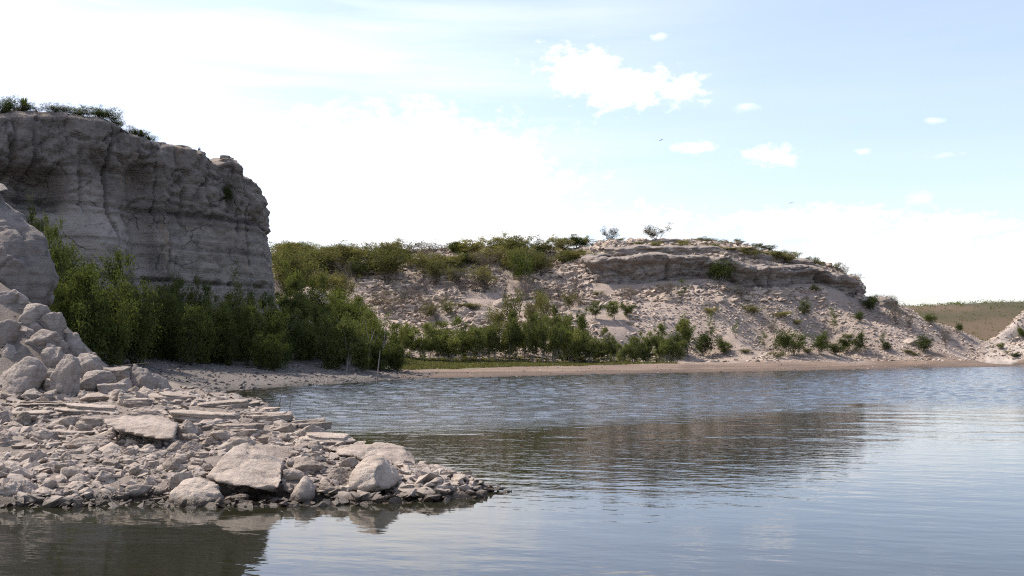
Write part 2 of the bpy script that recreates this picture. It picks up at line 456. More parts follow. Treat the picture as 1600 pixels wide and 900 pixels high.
def water():
    """one sheet: flat outside, real wind waves on the open lake"""
    xs = np.arange(-15.0, 92.0, .17); ys = np.arange(18.0, 104.0, .075); X, Y = np.meshgrid(xs, ys); x, y = X.ravel(), Y.ravel()
    wy = y - .22 * x + 7 * fbm(np.c_[x * .06, y * .12, x * 0], 3, 505)
    wind = sstep(23.5, 31, wy)
    calm = np.exp(-(((x - 11.6) / 2.6) ** 2 + ((y - 32.3 - .25 * (x - 11.6)) / 1.2) ** 2) ** 2)
    wind *= 1 - .95 * calm * sstep(-.6, .1, vnoise(np.c_[x * 1.2, y * 2.0, x * 0], 545))
    h = fbm(np.c_[x * 2.3, y * 3.9, x * 0], 1, 515, .5) * .022 * wind * (.9 + .3 * vnoise(np.c_[x * .12, y * .25, x * 0], 535)) + .006 * vnoise(np.c_[x * .9, y * 1.6, x * 0], 525)
    e = np.minimum(np.minimum(x - xs[0], xs[-1] - x), np.minimum(y - ys[0], ys[-1] - y)); h *= sstep(0, 2.5, e)
    V = np.c_[x, y, h]; Fq = grid_faces(len(ys), len(xs)); n = len(V)
    a, b, c, d = xs[0], xs[-1], ys[0], ys[-1]
    O = np.array([[-120, -80, 0], [260, -80, 0], [260, 148, 0], [-120, 148, 0]], float)
    nx, ny = len(xs), len(ys)
    k = [0, nx - 1, nx * ny - 1, nx * (ny - 1)]
    fr = np.array([[n, n + 1, k[1], k[0]], [n + 1, n + 2, k[2], k[1]], [n + 2, n + 3, k[3], k[2]], [n + 3, n, k[0], k[3]]])
    return mesh_np('lake_water', np.vstack([V, O]), np.vstack([Fq, fr]), water_mat(), True, np.r_[wind, 0, 0, 1, 1][:, None] * np.ones((1, 3)))


tag(link('lake_water', water()), kind='structure')


# ------------------------------------------------------------------ walls of rock
def wall(name, pts, disp, mat, step, rows, cap, zlow, topn=.25, seed=0):
    """pts: (x, y, zbottom, ztop, px) from left to right; disp(px, z, s, xyz) pushes the face outwards"""
    A = np.array(pts, float)
    seg = np.r_[0, np.cumsum(np.linalg.norm(np.diff(A[:, :2], axis=0), axis=1))]
    s = np.arange(0, seg[-1], step)
    C = np.stack([np.interp(s, seg, A[:, k]) for k in range(5)], 1)
    for _ in range(int(1.2 / step)):
        C[1:-1, :2] = .25 * C[:-2, :2] + .5 * C[1:-1, :2] + .25 * C[2:, :2]
    T = np.gradient(C[:, :2], axis=0); T /= np.linalg.norm(T, axis=1, keepdims=True)
    N = np.stack([T[:, 1], -T[:, 0]], 1)
    V = []
    tn = fbm(np.c_[s * .5, s * 0, s * 0], 4, seed + 5) * topn
    v = np.linspace(0, 1, rows)
    for t in v:
        z = C[:, 2] - zlow + t * (C[:, 3] + tn - C[:, 2] + zlow)
        xyz = np.c_[C[:, :2], z]
        d = disp(C[:, 4], z, s, xyz, C[:, 3] + tn - z)
        V.append(np.c_[C[:, :2] + N * d[:, None], z])
    top = V[-1].copy()
    for c in cap:
        z = top[:, 2] + .12 * min(c, 2) + fbm(np.c_[top[:, :2] * .6 + c * 3, s * 0], 3, seed + 8) * .22
        V.append(np.c_[top[:, :2] - N * c, z])
    V = np.concatenate(V); R = rows + len(cap)
    o = link(name, mesh_np(name, V, grid_faces(R, len(s)), mat, True)); o['kind'] = 'structure'
    return o, V.reshape(R, len(s), 3), C


def facets(p, seed, k=5.0):
    q = fbm(p, 3, seed) * k; f = q - np.floor(q)
    return (np.floor(q) + sstep(.42, .58, f)) / k


def cliff_disp(px, z, s, xyz, below):
    cf = sstep(400, 375, px)
    d = -.35 - .75 * sstep(385, 405, px) + .85 * sstep(13, 4, z) + .12 * cf * sstep(9.8, 10.6, z)
    d += 1.3 * bell(px, 148, 40) * sstep(10.6, 8.0, z) + .6 * bell(px, 160, 30) * sstep(11.5, 12.8, z)
    d -= 2.1 * sstep(112, 98, px) * sstep(8.9, 9.9, z) * sstep(12.2, 10.6, z)
    d -= 1.2 * bell(px, 222, 20) * sstep(5.5, 7.5, z) * sstep(13.4, 11.5, z)
    d += .7 * bell(px, 252, 13) * sstep(14.4, 12.5, z) + .35 * bell(px, 300, 40) * sstep(9.5, 11, z)
    d += .55 * bell(px, 402, 8) * bell(z, 11.4, .7) - .8 * bell(px, 366, 8) * bell(z, 11.6, 1.4)
    wv_ = fbm(np.c_[s * .4, z * .6, s * 0], 3, 12) * 10
    for c, z0, z1, a in ((170, 8, 14.5, .95), (30, 10.5, 14, .6), (246, 6, 13, .6), (392, 5, 13, .45), (256, 4, 9, .45), (200, 4.5, 10, .5), (330, 10, 13, .4), (60, 10, 13.5, .45), (285, 9, 13.5, .4), (130, 9, 13, .4), (378, 9, 13.5, .4), (310, 4, 9, .2)):
        d -= a * bell(px + wv_, c, 2.4) * sstep(z0 - .8, z0 + .8, z) * sstep(z1 + .8, z1 - .4, z)
    nse = fbm(np.c_[s * .5, z * .7, s * 0], 3, 31)
    for zc, w, a in ((9.95, .10, .22), (9.5, .07, .15), (10.5, .08, .12), (7.9, .06, .12), (12.0, .1, .15)):
        d -= a * bell(z + .12 * nse, zc, w)
    d -= .6 * bell(z, 5.86, .13) * sstep(-.05, .25, fbm(np.c_[s * 1.6, s * 0, s * 0], 2, 77))
    up = sstep(9.3, 10.4, z)
    d += (.12 + .2 * cf) * fbm(np.c_[xyz[:, :2] * .22, z * .25], 3, 41) + (.16 + .40 * up) * facets(np.c_[xyz[:, :2] * .55, z * .5], 45)
    d += (.10 + .14 * up) * facets(np.c_[xyz[:, :2] * 1.5, z * 1.3], 55, 3) + .16 * fbm(np.c_[xyz[:, :2] * 2.2, z * 2.2], 3, 51)
    d += .10 * fbm(np.c_[s * .25, z * 3.2, s * 0], 3, 61)
    d -= (.06 + .22 * up) * (1 - sstep(0, .12, worley(np.c_[s * .42 + nse, z * .5 + nse, s * 0], 5)))
    d -= .08 * (1 - sstep(0, .15, worley(np.c_[s * 1.1, z * 1.6, s * 0 + .5], 15)))
    d -= .6 * sstep(.5, 0, below) ** 2
    return d


CL = [(-40, 36, -300), (-33, 44, -150), (-28.2, 49, -50)]
CLP = []
for (x, y, px), zt in zip(CL, (20.5, 18.5, 15.8)): CLP.append((x, y, 3, zt, px))  # unseen left end of the cliff, raised to throw more shade on the thicket
for px, pt, D in ((0, 169, 50), (45, 166, 51.2), (90, 170, 52.5), (130, 178, 53.7), (180, 192, 55.2), (215, 208, 56.3), (255, 218, 57.5), (300, 226, 58.9), (330, 234, 59.8), (347, 250, 60.4), (374, 246, 61.2), (392, 252, 61.8), (401, 262, 62.2)):
    x, y, z = P(px, pt, D); CLP.append((x, y, 3.4, z, px))
CLP += [(-15.9, 63.2, 3.4, 13.3, 404), (-16.0, 65, 3.4, 12.4, 406), (-17.5, 72, 4, 13.2, 410), (-22, 85, 6, 14, 420)]
cliff, CV, CC = wall('cliff', CLP, cliff_disp, M_CLIFF, .13, 104, (.25, .6, 1.2, 2.2, 4, 7, 11), 1.2, .25, 3)
M_CTOP = M_CLIFF


def ledge_disp(px, z, s, xyz, below):
    nse = fbm(np.c_[s * .4, z * .5, s * 0], 3, 131)
    d = .3 * fbm(np.c_[xyz[:, :2] * .3, z * .4], 3, 141) + .65 * facets(np.c_[xyz[:, :2] * .6, z * .7], 145) + .35 * facets(np.c_[xyz[:, :2] * 1.6, z * 2.2], 149, 3) + .14 * fbm(np.c_[xyz[:, :2] * 1.8, z * 1.8], 3, 151)
    d += .16 * fbm(np.c_[s * .2, z * 2.6, s * 0], 3, 161)
    d += .75 * sstep(1.3, .6, below) - .3 * sstep(.2, 0, below)
    d -= .3 * (1 - sstep(0, .1, worley(np.c_[s * .3 + nse, z * .45, s * 0], 25)))
    d -= .7 * bell(px, 1203, 4) + .6 * bell(px, 1275, 3.5) + .5 * bell(px, 1042, 3)
    return d


LP = []
for px, pb, pt, D in WALL:
    x, y, zb = P(px, pb, D); LP.append((x, y, zb, P(px, pt, D)[2], px))
LP = [(LP[0][0] - 1.0, LP[0][1] + 5, LP[0][2] + 1.5, LP[0][3], 915)] + LP
ledge, LV, LC = wall('rock_face', LP, ledge_disp, M_LEDGE, .12, 40, (.3, .8, 1.6, 2.6), .8, .35, 13)

# bedding ledges stepping up over the wall
def small_ledge(pairs, seed):
    pp = []
    for px, pb, pt, D in pairs:
        x, y, zb = P(px, pb, D); pp.append((x, y, zb, P(px, pt, D)[2], px))

    def dsp(px, z, s, xyz, below):
        e = np.minimum(s, s[-1] - s)
        return .4 * fbm(np.c_[xyz[:, :2] * .5, z * .5], 3, seed) + .5 * facets(np.c_[xyz[:, :2] * .9, z * 3], seed + 3, 4) - .3 * sstep(.15, 0, below) - 1.6 * sstep(1.5, 0, e)
    return wall('rock_face', pp, dsp, M_LEDGE, .14, 18, (.25, .6, 1.2, 2), .5, .35, seed)[0]


small_ledge([(950, 396, 388, 107.5), (1000, 393, 384, 108), (1060, 394, 384, 108), (1120, 396, 387, 108.5), (1180, 404, 396, 109), (1240, 411, 404, 110), (1290, 419, 412, 110.5)], 211)
small_ledge([(975, 385, 378, 113), (1020, 382, 375, 113), (1080, 382, 374, 113.5), (1130, 385, 378, 113.5), (1170, 390, 384, 114)], 221)
small_ledge([(1235, 462, 449, 106), (1270, 464, 448, 106.5), (1310, 468, 455, 107.5), (1336, 473, 462, 109)], 231)
small_ledge([(1365, 486, 470, 110), (1395, 487, 468, 110.5), (1420, 494, 478, 111)], 241)


# ------------------------------------------------------------------ far hill
def far_hill():
    xs = np.linspace(-500, 900, 240); ys = np.linspace(240, 520, 60)
    X, Y = np.meshgrid(xs, ys); q = np.c_[X.ravel(), Y.ravel()]
    t = sstep(240, 330, q[:, 1])
    crest = np.interp(q[:, 0], [-500, 100, 132, 160, 190, 260, 900], [14, 14, 15.2, 16.6, 17, 17.4, 20])
    z = -1 + t * (crest + 1) + 1.0 * fbm(np.c_[q * .02, q[:, :1] * 0], 4, 5) * t - 8 * bell(q[:, 0], 175, 14) * bell(q[:, 1], 285, 30) * 0
    n = fbm(np.c_[q * .05, q[:, :1] * 0], 4, 15)[:, None]
    c = np.array([.115, .082, .05]) + (np.array([.065, .058, .03]) - np.array([.115, .082, .05])) * sstep(-.15, .3, n)
    o = link('far_hill', mesh_np('far_hill', np.c_[q, z], grid_faces(60, 240), M_TERR, True, c)); o['kind'] = 'structure'
    return xs, ys, z.reshape(60, 240)


FX, FY, FZ = far_hill()


# ------------------------------------------------------------------ the rocky spit
FRONT = [(-30, 12.3), (-6.4, 11.95), (-4.2, 11.95), (-2.4, 12.0), (-1.6, 12.2), (-.9, 12.5), (-.3, 12.85), (.1, 13.15)]
BACK = np.array([(.15, 13.2), (-.55, 13.75), (-1.3, 14.5), (-2.2, 15.6), (-3.0, 16.9), (-4.0, 18.8), (-4.8, 20.6), (-6.4, 22.6), (-8, 25), (-10, 28), (-13, 38), (-13, 60)])


def spit_h(x, y):
    x = np.atleast_1d(np.asarray(x, float)); y = np.atleast_1d(np.asarray(y, float))
    d = y - np.interp(x, [a for a, b in FRONT], [b for a, b in FRONT])
    h = np.interp(d, [-1.5, -.2, 0, .3, 1, 2, 4, 6, 8, 9.5, 14], [-.9, -.12, .0, .12, .22, .36, .52, .66, .80, .9, 1.0])
    # inside of the back edge
    xb = np.interp(y, BACK[:, 1], BACK[:, 0])
    ins = sstep(-.55, .55, (xb - x) * .75)
    xe = x * 24 / np.maximum(y, 24) - np.maximum(y - 25.5, 0) * -.55
    pile = np.interp(xe, [-18, -12.8, -11.2, -10.2, -8.6], [3.4, 2.6, 1.6, .55, 0]) * sstep(20.0, 24.0, y) * sstep(31, 27, y)
    z = (h + .7) * ins - .7 + pile
    z = z + .06 * fbm(np.c_[x * .9, y * .9, x * 0], 3, 71) * ins
    for hx, hy, rx, ry, dep in ((-3.25, 12.45, .42, .28, .22), (-2.45, 12.35, .30, .25, .16), (-1.75, 12.6, .34, .22, .16), (-4.72, 12.25, .3, .22, .14), (-3.9, 12.5, .25, .2, .12), (-5.0, 15.2, .6, .3, .12)):
        z = z - dep * np.exp(-((x - hx) / rx) ** 2 - ((y - hy) / ry) ** 2)
    return z


def HS(x, y): return float(spit_h(x, y)[0])


sx_ = np.arange(-20, 1.6, .09); sy_ = np.arange(10.8, 32, .09)
SX, SY = np.meshgrid(sx_, sy_); sz = spit_h(SX.ravel(), SY.ravel())
sz += .045 * fbm(np.c_[SX.ravel() * 3, SY.ravel() * 3, sz * 0], 4, 81) * sstep(-.1, .1, sz)
fq = grid_faces(len(sy_), len(sx_)); sv = np.c_[SX.ravel(), SY.ravel(), sz]
fq = fq[sz[fq].max(1) > -.68]
u, inv = np.unique(fq, return_inverse=True)
tag(link('rocky_shore', mesh_np('rocky_shore', sv[u], inv.reshape(-1, 4), M_SPIT, True)), kind='structure')


# ------------------------------------------------------------------ rocks
DG = None
def remeshed(points, voxel, smooth_it=2):
    """hull of points -> even mesh (numpy verts, quads)"""
    bm = bmesh.new()
    for pset in (points if isinstance(points[0], list) else [points]):
        b1 = bmesh.new()
        for p in pset: b1.verts.new(p)
        r = bmesh.ops.convex_hull(b1, input=b1.verts)
        bmesh.ops.delete(b1, geom=list({g for g in r['geom_interior'] + r['geom_unused'] if isinstance(g, bmesh.types.BMVert)}), context='VERTS')
        bmesh.ops.recalc_face_normals(b1, faces=b1.faces)
        m1 = bpy.data.meshes.new('tmp1'); b1.to_mesh(m1); b1.free(); bm.from_mesh(m1); bpy.data.meshes.remove(m1)
    me = bpy.data.meshes.new('tmp'); bm.to_mesh(me); bm.free()
    o = bpy.data.objects.new('tmp', me); COL.objects.link(o)
    md = o.modifiers.new('r', 'REMESH'); md.mode = 'VOXEL'; md.voxel_size = voxel
    dg = bpy.context.evaluated_depsgraph_get(); ev = o.evaluated_get(dg); m2 = ev.to_mesh()
    V = np.empty(len(m2.vertices) * 3, np.float32); m2.vertices.foreach_get('co', V); V = V.reshape(-1, 3).astype(float)
    q = [tuple(p.vertices) for p in m2.polygons if len(p.vertices) == 4]
    tr = [tuple(p.vertices) + (p.vertices[0],) for p in m2.polygons if len(p.vertices) == 3]
    Fq = np.array(q, np.int32)
    ev.to_mesh_clear(); bpy.data.objects.remove(o); bpy.data.meshes.remove(me)
    E = np.unique(np.sort(np.concatenate([Fq[:, [0, 1]], Fq[:, [1, 2]], Fq[:, [2, 3]], Fq[:, [3, 0]]]), 1), axis=0)
    for _ in range(smooth_it):
        s = np.zeros_like(V); c = np.zeros(len(V))
        np.add.at(s, E[:, 0], V[E[:, 1]]); np.add.at(s, E[:, 1], V[E[:, 0]]); np.add.at(c, E[:, 0], 1); np.add.at(c, E[:, 1], 1)
        V = .5 * V + .5 * s / np.maximum(c, 1)[:, None]
    return V, Fq


def roughen(V, Fq, size, seed, amp=.05, strata=.0, fine=.018, crack=.03, fac=.05):
    N = vnormals(V, Fq); p = V / size
    d = amp * fbm(p * 2.2, 4, seed) + fine * fbm(p * 9, 3, seed + 9)
    if fac: d = d + fac * facets(p * 1.6, seed + 7, 4)
    w = worley(p * 1.7, seed + 3)
    d = d - crack * (1 - sstep(0, .12, w))
    if strata: d = d + strata * fbm(np.c_[p[:, 0] * .7, p[:, 1] * .7, p[:, 2] * 12], 3, seed + 5) * (1 - np.abs(N[:, 2]))
    return V + N * (d * size)[:, None]


def sq_points(r, n, e, jit=.18):
    pts = []
    for _ in range(n):
        v = r.normal(size=3); v /= (np.abs(v) ** e).sum() ** (1 / e); pts.append(tuple(v * r.uniform(1 - jit, 1)))
    return pts


def poly_slab(r, z0, z1, sc, off):
    pts = []; n = int(r.integers(6, 10))
    for a in np.arange(n) * 2 * np.pi / n + r.uniform(-.3, .3, n):
        c, s_ = math.cos(a), math.sin(a); m = max(abs(c), abs(s_)) ** .55; k = r.uniform(.68, 1.0) * sc
        pts.append((c * k / m + off[0], s_ * k / m + off[1], z1 - r.uniform(0, .25) * (z1 - z0))); k *= r.uniform(.78, 1.02)
        pts.append((c * k / m + off[0], s_ * k / m + off[1], z0 + r.uniform(0, .2) * (z1 - z0)))
    return pts


def unit_rock(kind, seed):
    r = np.random.default_rng(seed)
    if kind == 'block': sets = [sq_points(r, 17, 4.5, .22)]
    elif kind == 'slab':
        sets = [poly_slab(r, -1, r.uniform(.1, .5), 1.0, (0, 0)), poly_slab(r, -.2, 1, r.uniform(.72, .92), (r.uniform(-.15, .15), r.uniform(-.05, .2)))]
        if r.random() < .6: sets.append(poly_slab(r, -.8, .4, r.uniform(.45, .7), (r.uniform(-.5, .5), r.uniform(-.5, -.1))))
    elif kind == 'wedge':
        pts = []
        for sx in (-1, 1):
            for sy in (-1, 1):
                pts.append((sx * r.uniform(.6, 1), sy * r.uniform(.6, 1), -r.uniform(.6, 1)))
        pts += [(-.6 + r.uniform(-.3, .5), r.uniform(-.2, .4), 1), (.2, r.uniform(-.3, .6), r.uniform(.5, 1)), (.85, .2, r.uniform(-.3, .4)), (-.95, -.2, r.uniform(-.2, .6)), (.1, -.85, r.uniform(-.3, .4)), (0, .9, r.uniform(-.2, .5))]
        sets = [pts]
    else: sets = [sq_points(r, 22, 2.4, .15)]
    V, Fq = remeshed(sets, .085, 1 if kind != 'lump' else 2)
    p0 = V.copy()
    V = roughen(V, Fq, 1.0, seed, .12 if kind != 'lump' else .08, .10 if kind == 'slab' else .03, .03, .06)
    V -= (V.max(0) + V.min(0)) / 2; V /= np.abs(V).max(0)
    return mesh_np('rock', V, Fq, None, True)


UNIT = {k: [unit_rock(k, 100 * i + j) for j in range(n)] for i, (k, n) in enumerate((('block', 9), ('slab', 9), ('wedge', 7), ('lump', 5)))}
UM = {}
def unit_mesh(kind, i, mat):
    key = (kind, i % len(UNIT[kind]), mat.name)
    if key not in UM:
        me = UNIT[kind][key[1]].copy(); me.materials.clear(); me.materials.append(mat); UM[key] = me
    return UM[key]


ROCKS = []          # (object, px)
OCC = []            # occupied boxes in the photograph, to keep filler off the hand-set stones


def rock_box(x0, y0, x1, y1, kind, label, depth=.8, hf=HS, d0=11.0, d1=32.0, mat=M_ROCK, D=None, sink=.25, rz=None, tilt=(0, 0), group=None, var=None, name='rock'):
    cx = (x0 + x1) / 2
    Db = D or hit(cx, y1 - 1, hf, d0, d1, .05) or d1
    w = (x1 - x0) / F * Db; h = (y1 - y0) / F * Db; dp = depth * w
    Dc = Db + dp * .5
    h = h + sink * min(h, .4)
    w *= Dc / Db
    zt = CH + (HOR - y0) / F * (Dc if kind == 'slab' else Dc)
    zt = min(zt, CH + (HOR - y0) / F * (Db + dp))
    zb = CH + (HOR - y1) / F * Db - sink * min(h, .4)
    o = link(name, unit_mesh(kind, var if var is not None else random.randrange(99), mat))
    h = max(zt - zb, .04)
    o.scale = (w / 2, dp / 2, h / 2); o.location = (WX(cx, Dc), Dc, (zt + zb) / 2)
    flip = random.choice((0, math.pi)); tilt = tilt if tilt != (0, 0) else (random.uniform(-5, 7), random.uniform(-6, 6))
    o.rotation_euler = (math.radians(tilt[0]), math.radians(tilt[1]), flip + (math.radians(rz) if rz is not None else random.uniform(-.15, .15)))
    tag(o, label, 'rock', group)
    ROCKS.append(o); OCC.append((x0, y0, x1, y1))
    return o


def rock_hull(pts, label, voxel=.035, seed=1, mat=M_ROCK, amp=.03, strata=.0, size=None, name='boulder', group='boulders on the rocky spit', crack=.02, cat='boulder', sm=2):
    P3 = [P(*p) for p in pts]
    V, Fq = remeshed(P3, voxel, sm)
    size = size or float(np.ptp(V, axis=0).max() / 2)
    c = (V.max(0) + V.min(0)) / 2; c[2] = V[:, 2].min()
    V = roughen(V, Fq, size, seed, amp, strata, .010, crack)
    o = link(name, mesh_np(name, V - c, Fq, mat, True)); o.location = c
    tag(o, label, cat, group); ROCKS.append(o)
    xs = [p[0] for p in pts]; ys = [p[1] for p in pts]; OCC.append((min(xs), min(ys), max(xs), max(ys)))
    return o


# --- the boulders that catch the eye
rock_hull([(318, 745, 12.6), (351, 708, 13.1), (382, 694, 13.5), (445, 723, 13.0), (433, 737, 12.8), (442, 751, 12.5), (437, 764, 12.3), (396, 763, 12.25), (351, 755, 12.35),
           (330, 735, 13.6), (382, 700, 14.3), (440, 725, 14.0), (420, 765, 13.0), (345, 758, 13.2)], 'huge tilted flat-faced boulder leaning over the stones at the water', .035, 3, amp=.05, crack=.03, strata=.01, sm=1)
rock_hull([(382, 697, 13.9), (405, 698, 14.2), (460, 699, 14.3), (458, 712, 14.0), (444, 722, 13.6), (400, 712, 13.8), (390, 720, 14.6), (455, 722, 14.8), (420, 694, 14.8)],
          'thin tan plate resting against the back of the huge tilted boulder', .03, 5, amp=.03)
rock_hull([(541, 751, 12.55), (553, 732, 12.7), (574, 715, 12.9), (590, 711, 13.0), (604, 716, 13.0), (627, 749, 12.9), (616, 757, 12.7), (607, 766, 12.6), (573, 770, 12.4), (544, 762, 12.5),
           (590, 728, 12.5), (586, 758, 12.35), (570, 730, 13.6), (610, 735, 13.6), (590, 770, 13.4)], 'big rounded egg-like boulder with a pale chipped crown near the spit end', .03, 7, amp=.07, crack=.03, sm=1)
rock_hull([(261, 790, 12.0), (268, 770, 12.05), (288, 752, 12.3), (312, 750, 12.4), (336, 757, 12.3), (347, 776, 12.1), (345, 791, 12.0), (300, 793, 11.85), (300, 765, 12.0), (270, 790, 12.9), (335, 785, 12.9), (305, 753, 12.9)],
          'rounded pale boulder sitting in the water below the huge tilted one', .028, 11, amp=.14, crack=.05, sm=1)
rock_hull([(158, 655, 15.3), (190, 650, 15.9), (240, 649, 16.4), (278, 658, 16.0), (276, 671, 15.2), (273, 684, 14.9), (258, 688, 14.75), (220, 681, 14.8), (180, 671, 15.0), (163, 663, 15.1), (262, 680, 16.2), (180, 664, 16.1)],
          'long pale slab propped with a dark gap under its edge', .03, 13, amp=.03, strata=.02, crack=.02, sm=1, name='slab', cat='slab')
rock_hull([(451, 785, 12.15), (455, 770, 12.15), (475, 742, 12.5), (481, 743, 12.5), (495, 758, 12.5), (494, 780, 12.3), (485, 787, 12.1), (470, 786, 12.05), (466, 765, 12.1), (480, 785, 12.8), (460, 775, 12.8)],
          'peaked boulder with a bright flank standing at the water edge', .025, 17, amp=.035)
rock_hull([(500, 700, 14.6), (533, 700, 14.4), (560, 691, 14.6), (600, 691, 14.7), (630, 700, 14.5), (652, 716, 14.1), (655, 728, 13.7), (640, 733, 13.6), (560, 715, 13.9), (530, 712, 14.0), (600, 720, 13.7), (560, 710, 15.2), (640, 722, 14.8)],
          'long hump of eroded bedrock behind the egg-like boulder', .04, 19, amp=.07, strata=.03, name='rock', crack=.05, cat='rock')
rock_hull([(640, 745, 13.5), (650, 729, 13.9), (690, 725, 14.0), (708, 733, 13.9), (713, 746, 13.5), (700, 752, 13.2), (660, 752, 13.2), (680, 738, 13.4), (690, 735, 14.3)], 'low crumbling hump of bedrock towards the spit tip', .03, 23, amp=.09, strata=.03, name='rock', crack=.06, cat='rock')
rock_hull([(708, 757, 13.2), (725, 750, 13.5), (760, 752, 13.5), (790, 758, 13.4), (808, 768, 13.2), (790, 771, 13.0), (750, 771, 12.95), (715, 770, 12.9), (750, 758, 13.2)], 'low dark spur of rock forming the very tip of the spit', .03, 29, amp=.08, strata=.02, name='rock', crack=.06, cat='rock')
rock_hull([(661, 762, 12.95), (668, 752, 13.1), (690, 751, 13.2), (699, 760, 13.0), (698, 772, 12.8), (680, 776, 12.65), (664, 770, 12.75), (682, 758, 12.75), (685, 765, 13.4)], 'squarish pale-topped boulder near the spit tip', .025, 31, amp=.04)

# --- stones set by hand: box in the photograph, shape, description
HAND = [
    (102, 679, 175, 705, 'block', 'wide flat-topped tan block left of the propped slab', .6), (18, 700, 78, 727, 'wedge', 'boat-shaped tan stone on the rubble slope', .6),
    (95, 727, 132, 752, 'lump', 'rounded brown stone alone on fine rubble below the wide tan block', .8), (193, 753, 240, 786, 'block', 'pale-topped block overhanging the water', .7),
    (-4, 673, 17, 692, 'block', 'small grey rock cut by the picture edge beside the rubble slope', .8), (74, 687, 98, 700, 'block', 'small square block left of the wide tan block', .8),
    (45, 670, 90, 691, 'lump', 'low worn lump above the boat-shaped stone', .6), (84, 672, 150, 688, 'slab', 'long low stone right behind the wide tan block', .5),
    (151, 670, 185, 688, 'lump', 'knobbly stone tucked beneath the left end of the propped slab', .7), (197, 684, 217, 699, 'lump', 'small round stone under the propped slab', .8),
    (128, 612, 179, 630, 'block', 'whitish flat boulder at the foot of the block pile', .7), (125, 646, 146, 662, 'block', 'small dark tilted cube behind the propped slab', .9),
    (89, 650, 126, 670, 'lump', 'pale lump behind the wide tan block', .7), (-8, 641, 15, 663, 'block', 'pale squat boulder at the picture edge on the ledge', .8),
    (5, 747, 36, 779, 'block', 'upright split block close to the water', .7), (34, 748, 66, 778, 'wedge', 'cracked block beside the upright split block', .7),
    (62, 747, 88, 768, 'block', 'pale angular stone right of the cracked block', .7), (92, 774, 132, 795, 'lump', 'black wet rock awash at the water edge', .7),
    (55, 721, 93, 740, 'wedge', 'flat leaning stone left of the rounded brown stone', .7), (153, 740, 189, 750, 'slab', 'flat brick-like stone on fine rubble', .6),
    (153, 726, 185, 739, 'slab', 'pale flat stone above the brick-like stone', .7), (120, 759, 152, 777, 'wedge', 'tan wedge left of the overhanging block', .7),
    (242, 758, 263, 775, 'lump', 'small stone wedged left of the rounded pale boulder', .8),
    (-10, 625, 127, 638, 'slab', 'long white bedding ledge under the block pile', .35), (22, 641, 93, 654, 'slab', 'thin ledge below the long white ledge', .4),
    (90, 630, 190, 651, 'slab', 'broken sloping ledge behind the propped slab', .4), (187, 621, 246, 638, 'slab', 'grey ledge block behind the sloping ledge', .5),
    (207, 638, 263, 656, 'block', 'thick ledge block just above the propped slab', .5),
    (262, 733, 303, 768, 'lump', 'rounded stone behind the rounded pale boulder', .8), (499, 749, 530, 779, 'lump', 'white-topped round stone right of the peaked boulder', .8),
    (440, 730, 477, 756, 'lump', 'smooth pale stone right of the huge tilted boulder', .7), (458, 711, 506, 743, 'block', 'angular pale block above the peaked boulder', .7),
    (441, 753, 459, 772, 'block', 'small pale cube between tilted and peaked boulders', .8), (349, 769, 390, 786, 'lump', 'low wet stone under the huge tilted boulder', .7),
    (402, 771, 431, 787, 'lump', 'dark wet stone left of the peaked boulder', .7), (368, 759, 394, 773, 'lump', 'small knob in the shade of the huge tilted boulder', .8),
    (344, 680, 404, 704, 'wedge', 'flat pale rock above the huge tilted boulder', .6), (281, 687, 317, 709, 'wedge', 'brown angular rock right of the propped slab', .7),
    (320, 681, 339, 699, 'block', 'small upright block beside the brown angular rock', .8), (418, 680, 448, 701, 'wedge', 'pointed tan rock above the thin tan plate', .7),
    (258, 640, 379, 664, 'slab', 'long scalloped ledge in the middle of the spit', .35), (380, 642, 461, 661, 'slab', 'overhanging ledge block with a dark slot beneath', .45),
    (427, 660, 461, 678, 'block', 'grey block under the overhanging ledge', .6), (453, 653, 520, 674, 'slab', 'pale ledge block ending the row of ledges', .5),
    (458, 648, 492, 657, 'slab', 'thin plate on the pale end ledge', .6), (309, 624, 407, 640, 'slab', 'long layered flat slab nearest the bay', .35),
    (240, 614, 308, 629, 'slab', 'white slab sitting on the layered ledges', .5), (404, 636, 441, 644, 'slab', 'thin pale plate at the bay side of the ledges', .6),
    (311, 722, 334, 737, 'wedge', 'tan chip left of the huge tilted boulder', .8), (247, 720, 276, 734, 'wedge', 'tan splinter of rock in mid slope rubble', .8),
    (289, 703, 314, 717, 'lump', 'small flat pebble-like stone below the brown angular rock', .8), (447, 715, 463, 730, 'lump', 'small round stone between plate and angular block', .8),
    (509, 728, 551, 757, 'wedge', 'dark-sided wedge left of the egg-like boulder', .7), (529, 713, 560, 733, 'lump', 'brown lump behind the egg-like boulder', .7),
    (512, 671, 554, 687, 'slab', 'ledge remnant above the bedrock hump', .6), (470, 676, 556, 697, 'slab', 'long pale broken ledge left of the bedrock hump', .45),
    (711, 769, 733, 783, 'lump', 'small brown stone standing in the water off the tip', .8), (796, 768, 807, 778, 'lump', 'tiny dark stone in the water at the spit tip', .9),
    (618, 771, 634, 784, 'lump', 'small pale stone in the shallows right of the egg-like boulder', .8), (588, 773, 609, 788, 'lump', 'wet stone in the shallows under the egg-like boulder', .8),
    (653, 774, 668, 785, 'lump', 'small wet stone below the squarish boulder', .8), (650, 762, 664, 775, 'block', 'small cube left of the squarish boulder', .8),
    (682, 735, 714, 749, 'slab', 'flat flake on the crumbling bedrock hump', .6), (330, 660, 420, 684, 'slab', 'low broken shelf below the long scalloped ledge', .35),
    (262, 660, 330, 676, 'slab', 'worn shelf right of the propped slab', .4), (120, 650, 165, 672, 'slab', 'sloping pale shelf touching the propped slab', .5),
    (236, 745, 262, 757, 'wedge', 'light chip above the overhanging block', .8), (205, 728, 236, 744, 'lump', 'low tan stone above the overhanging block', .7),
]
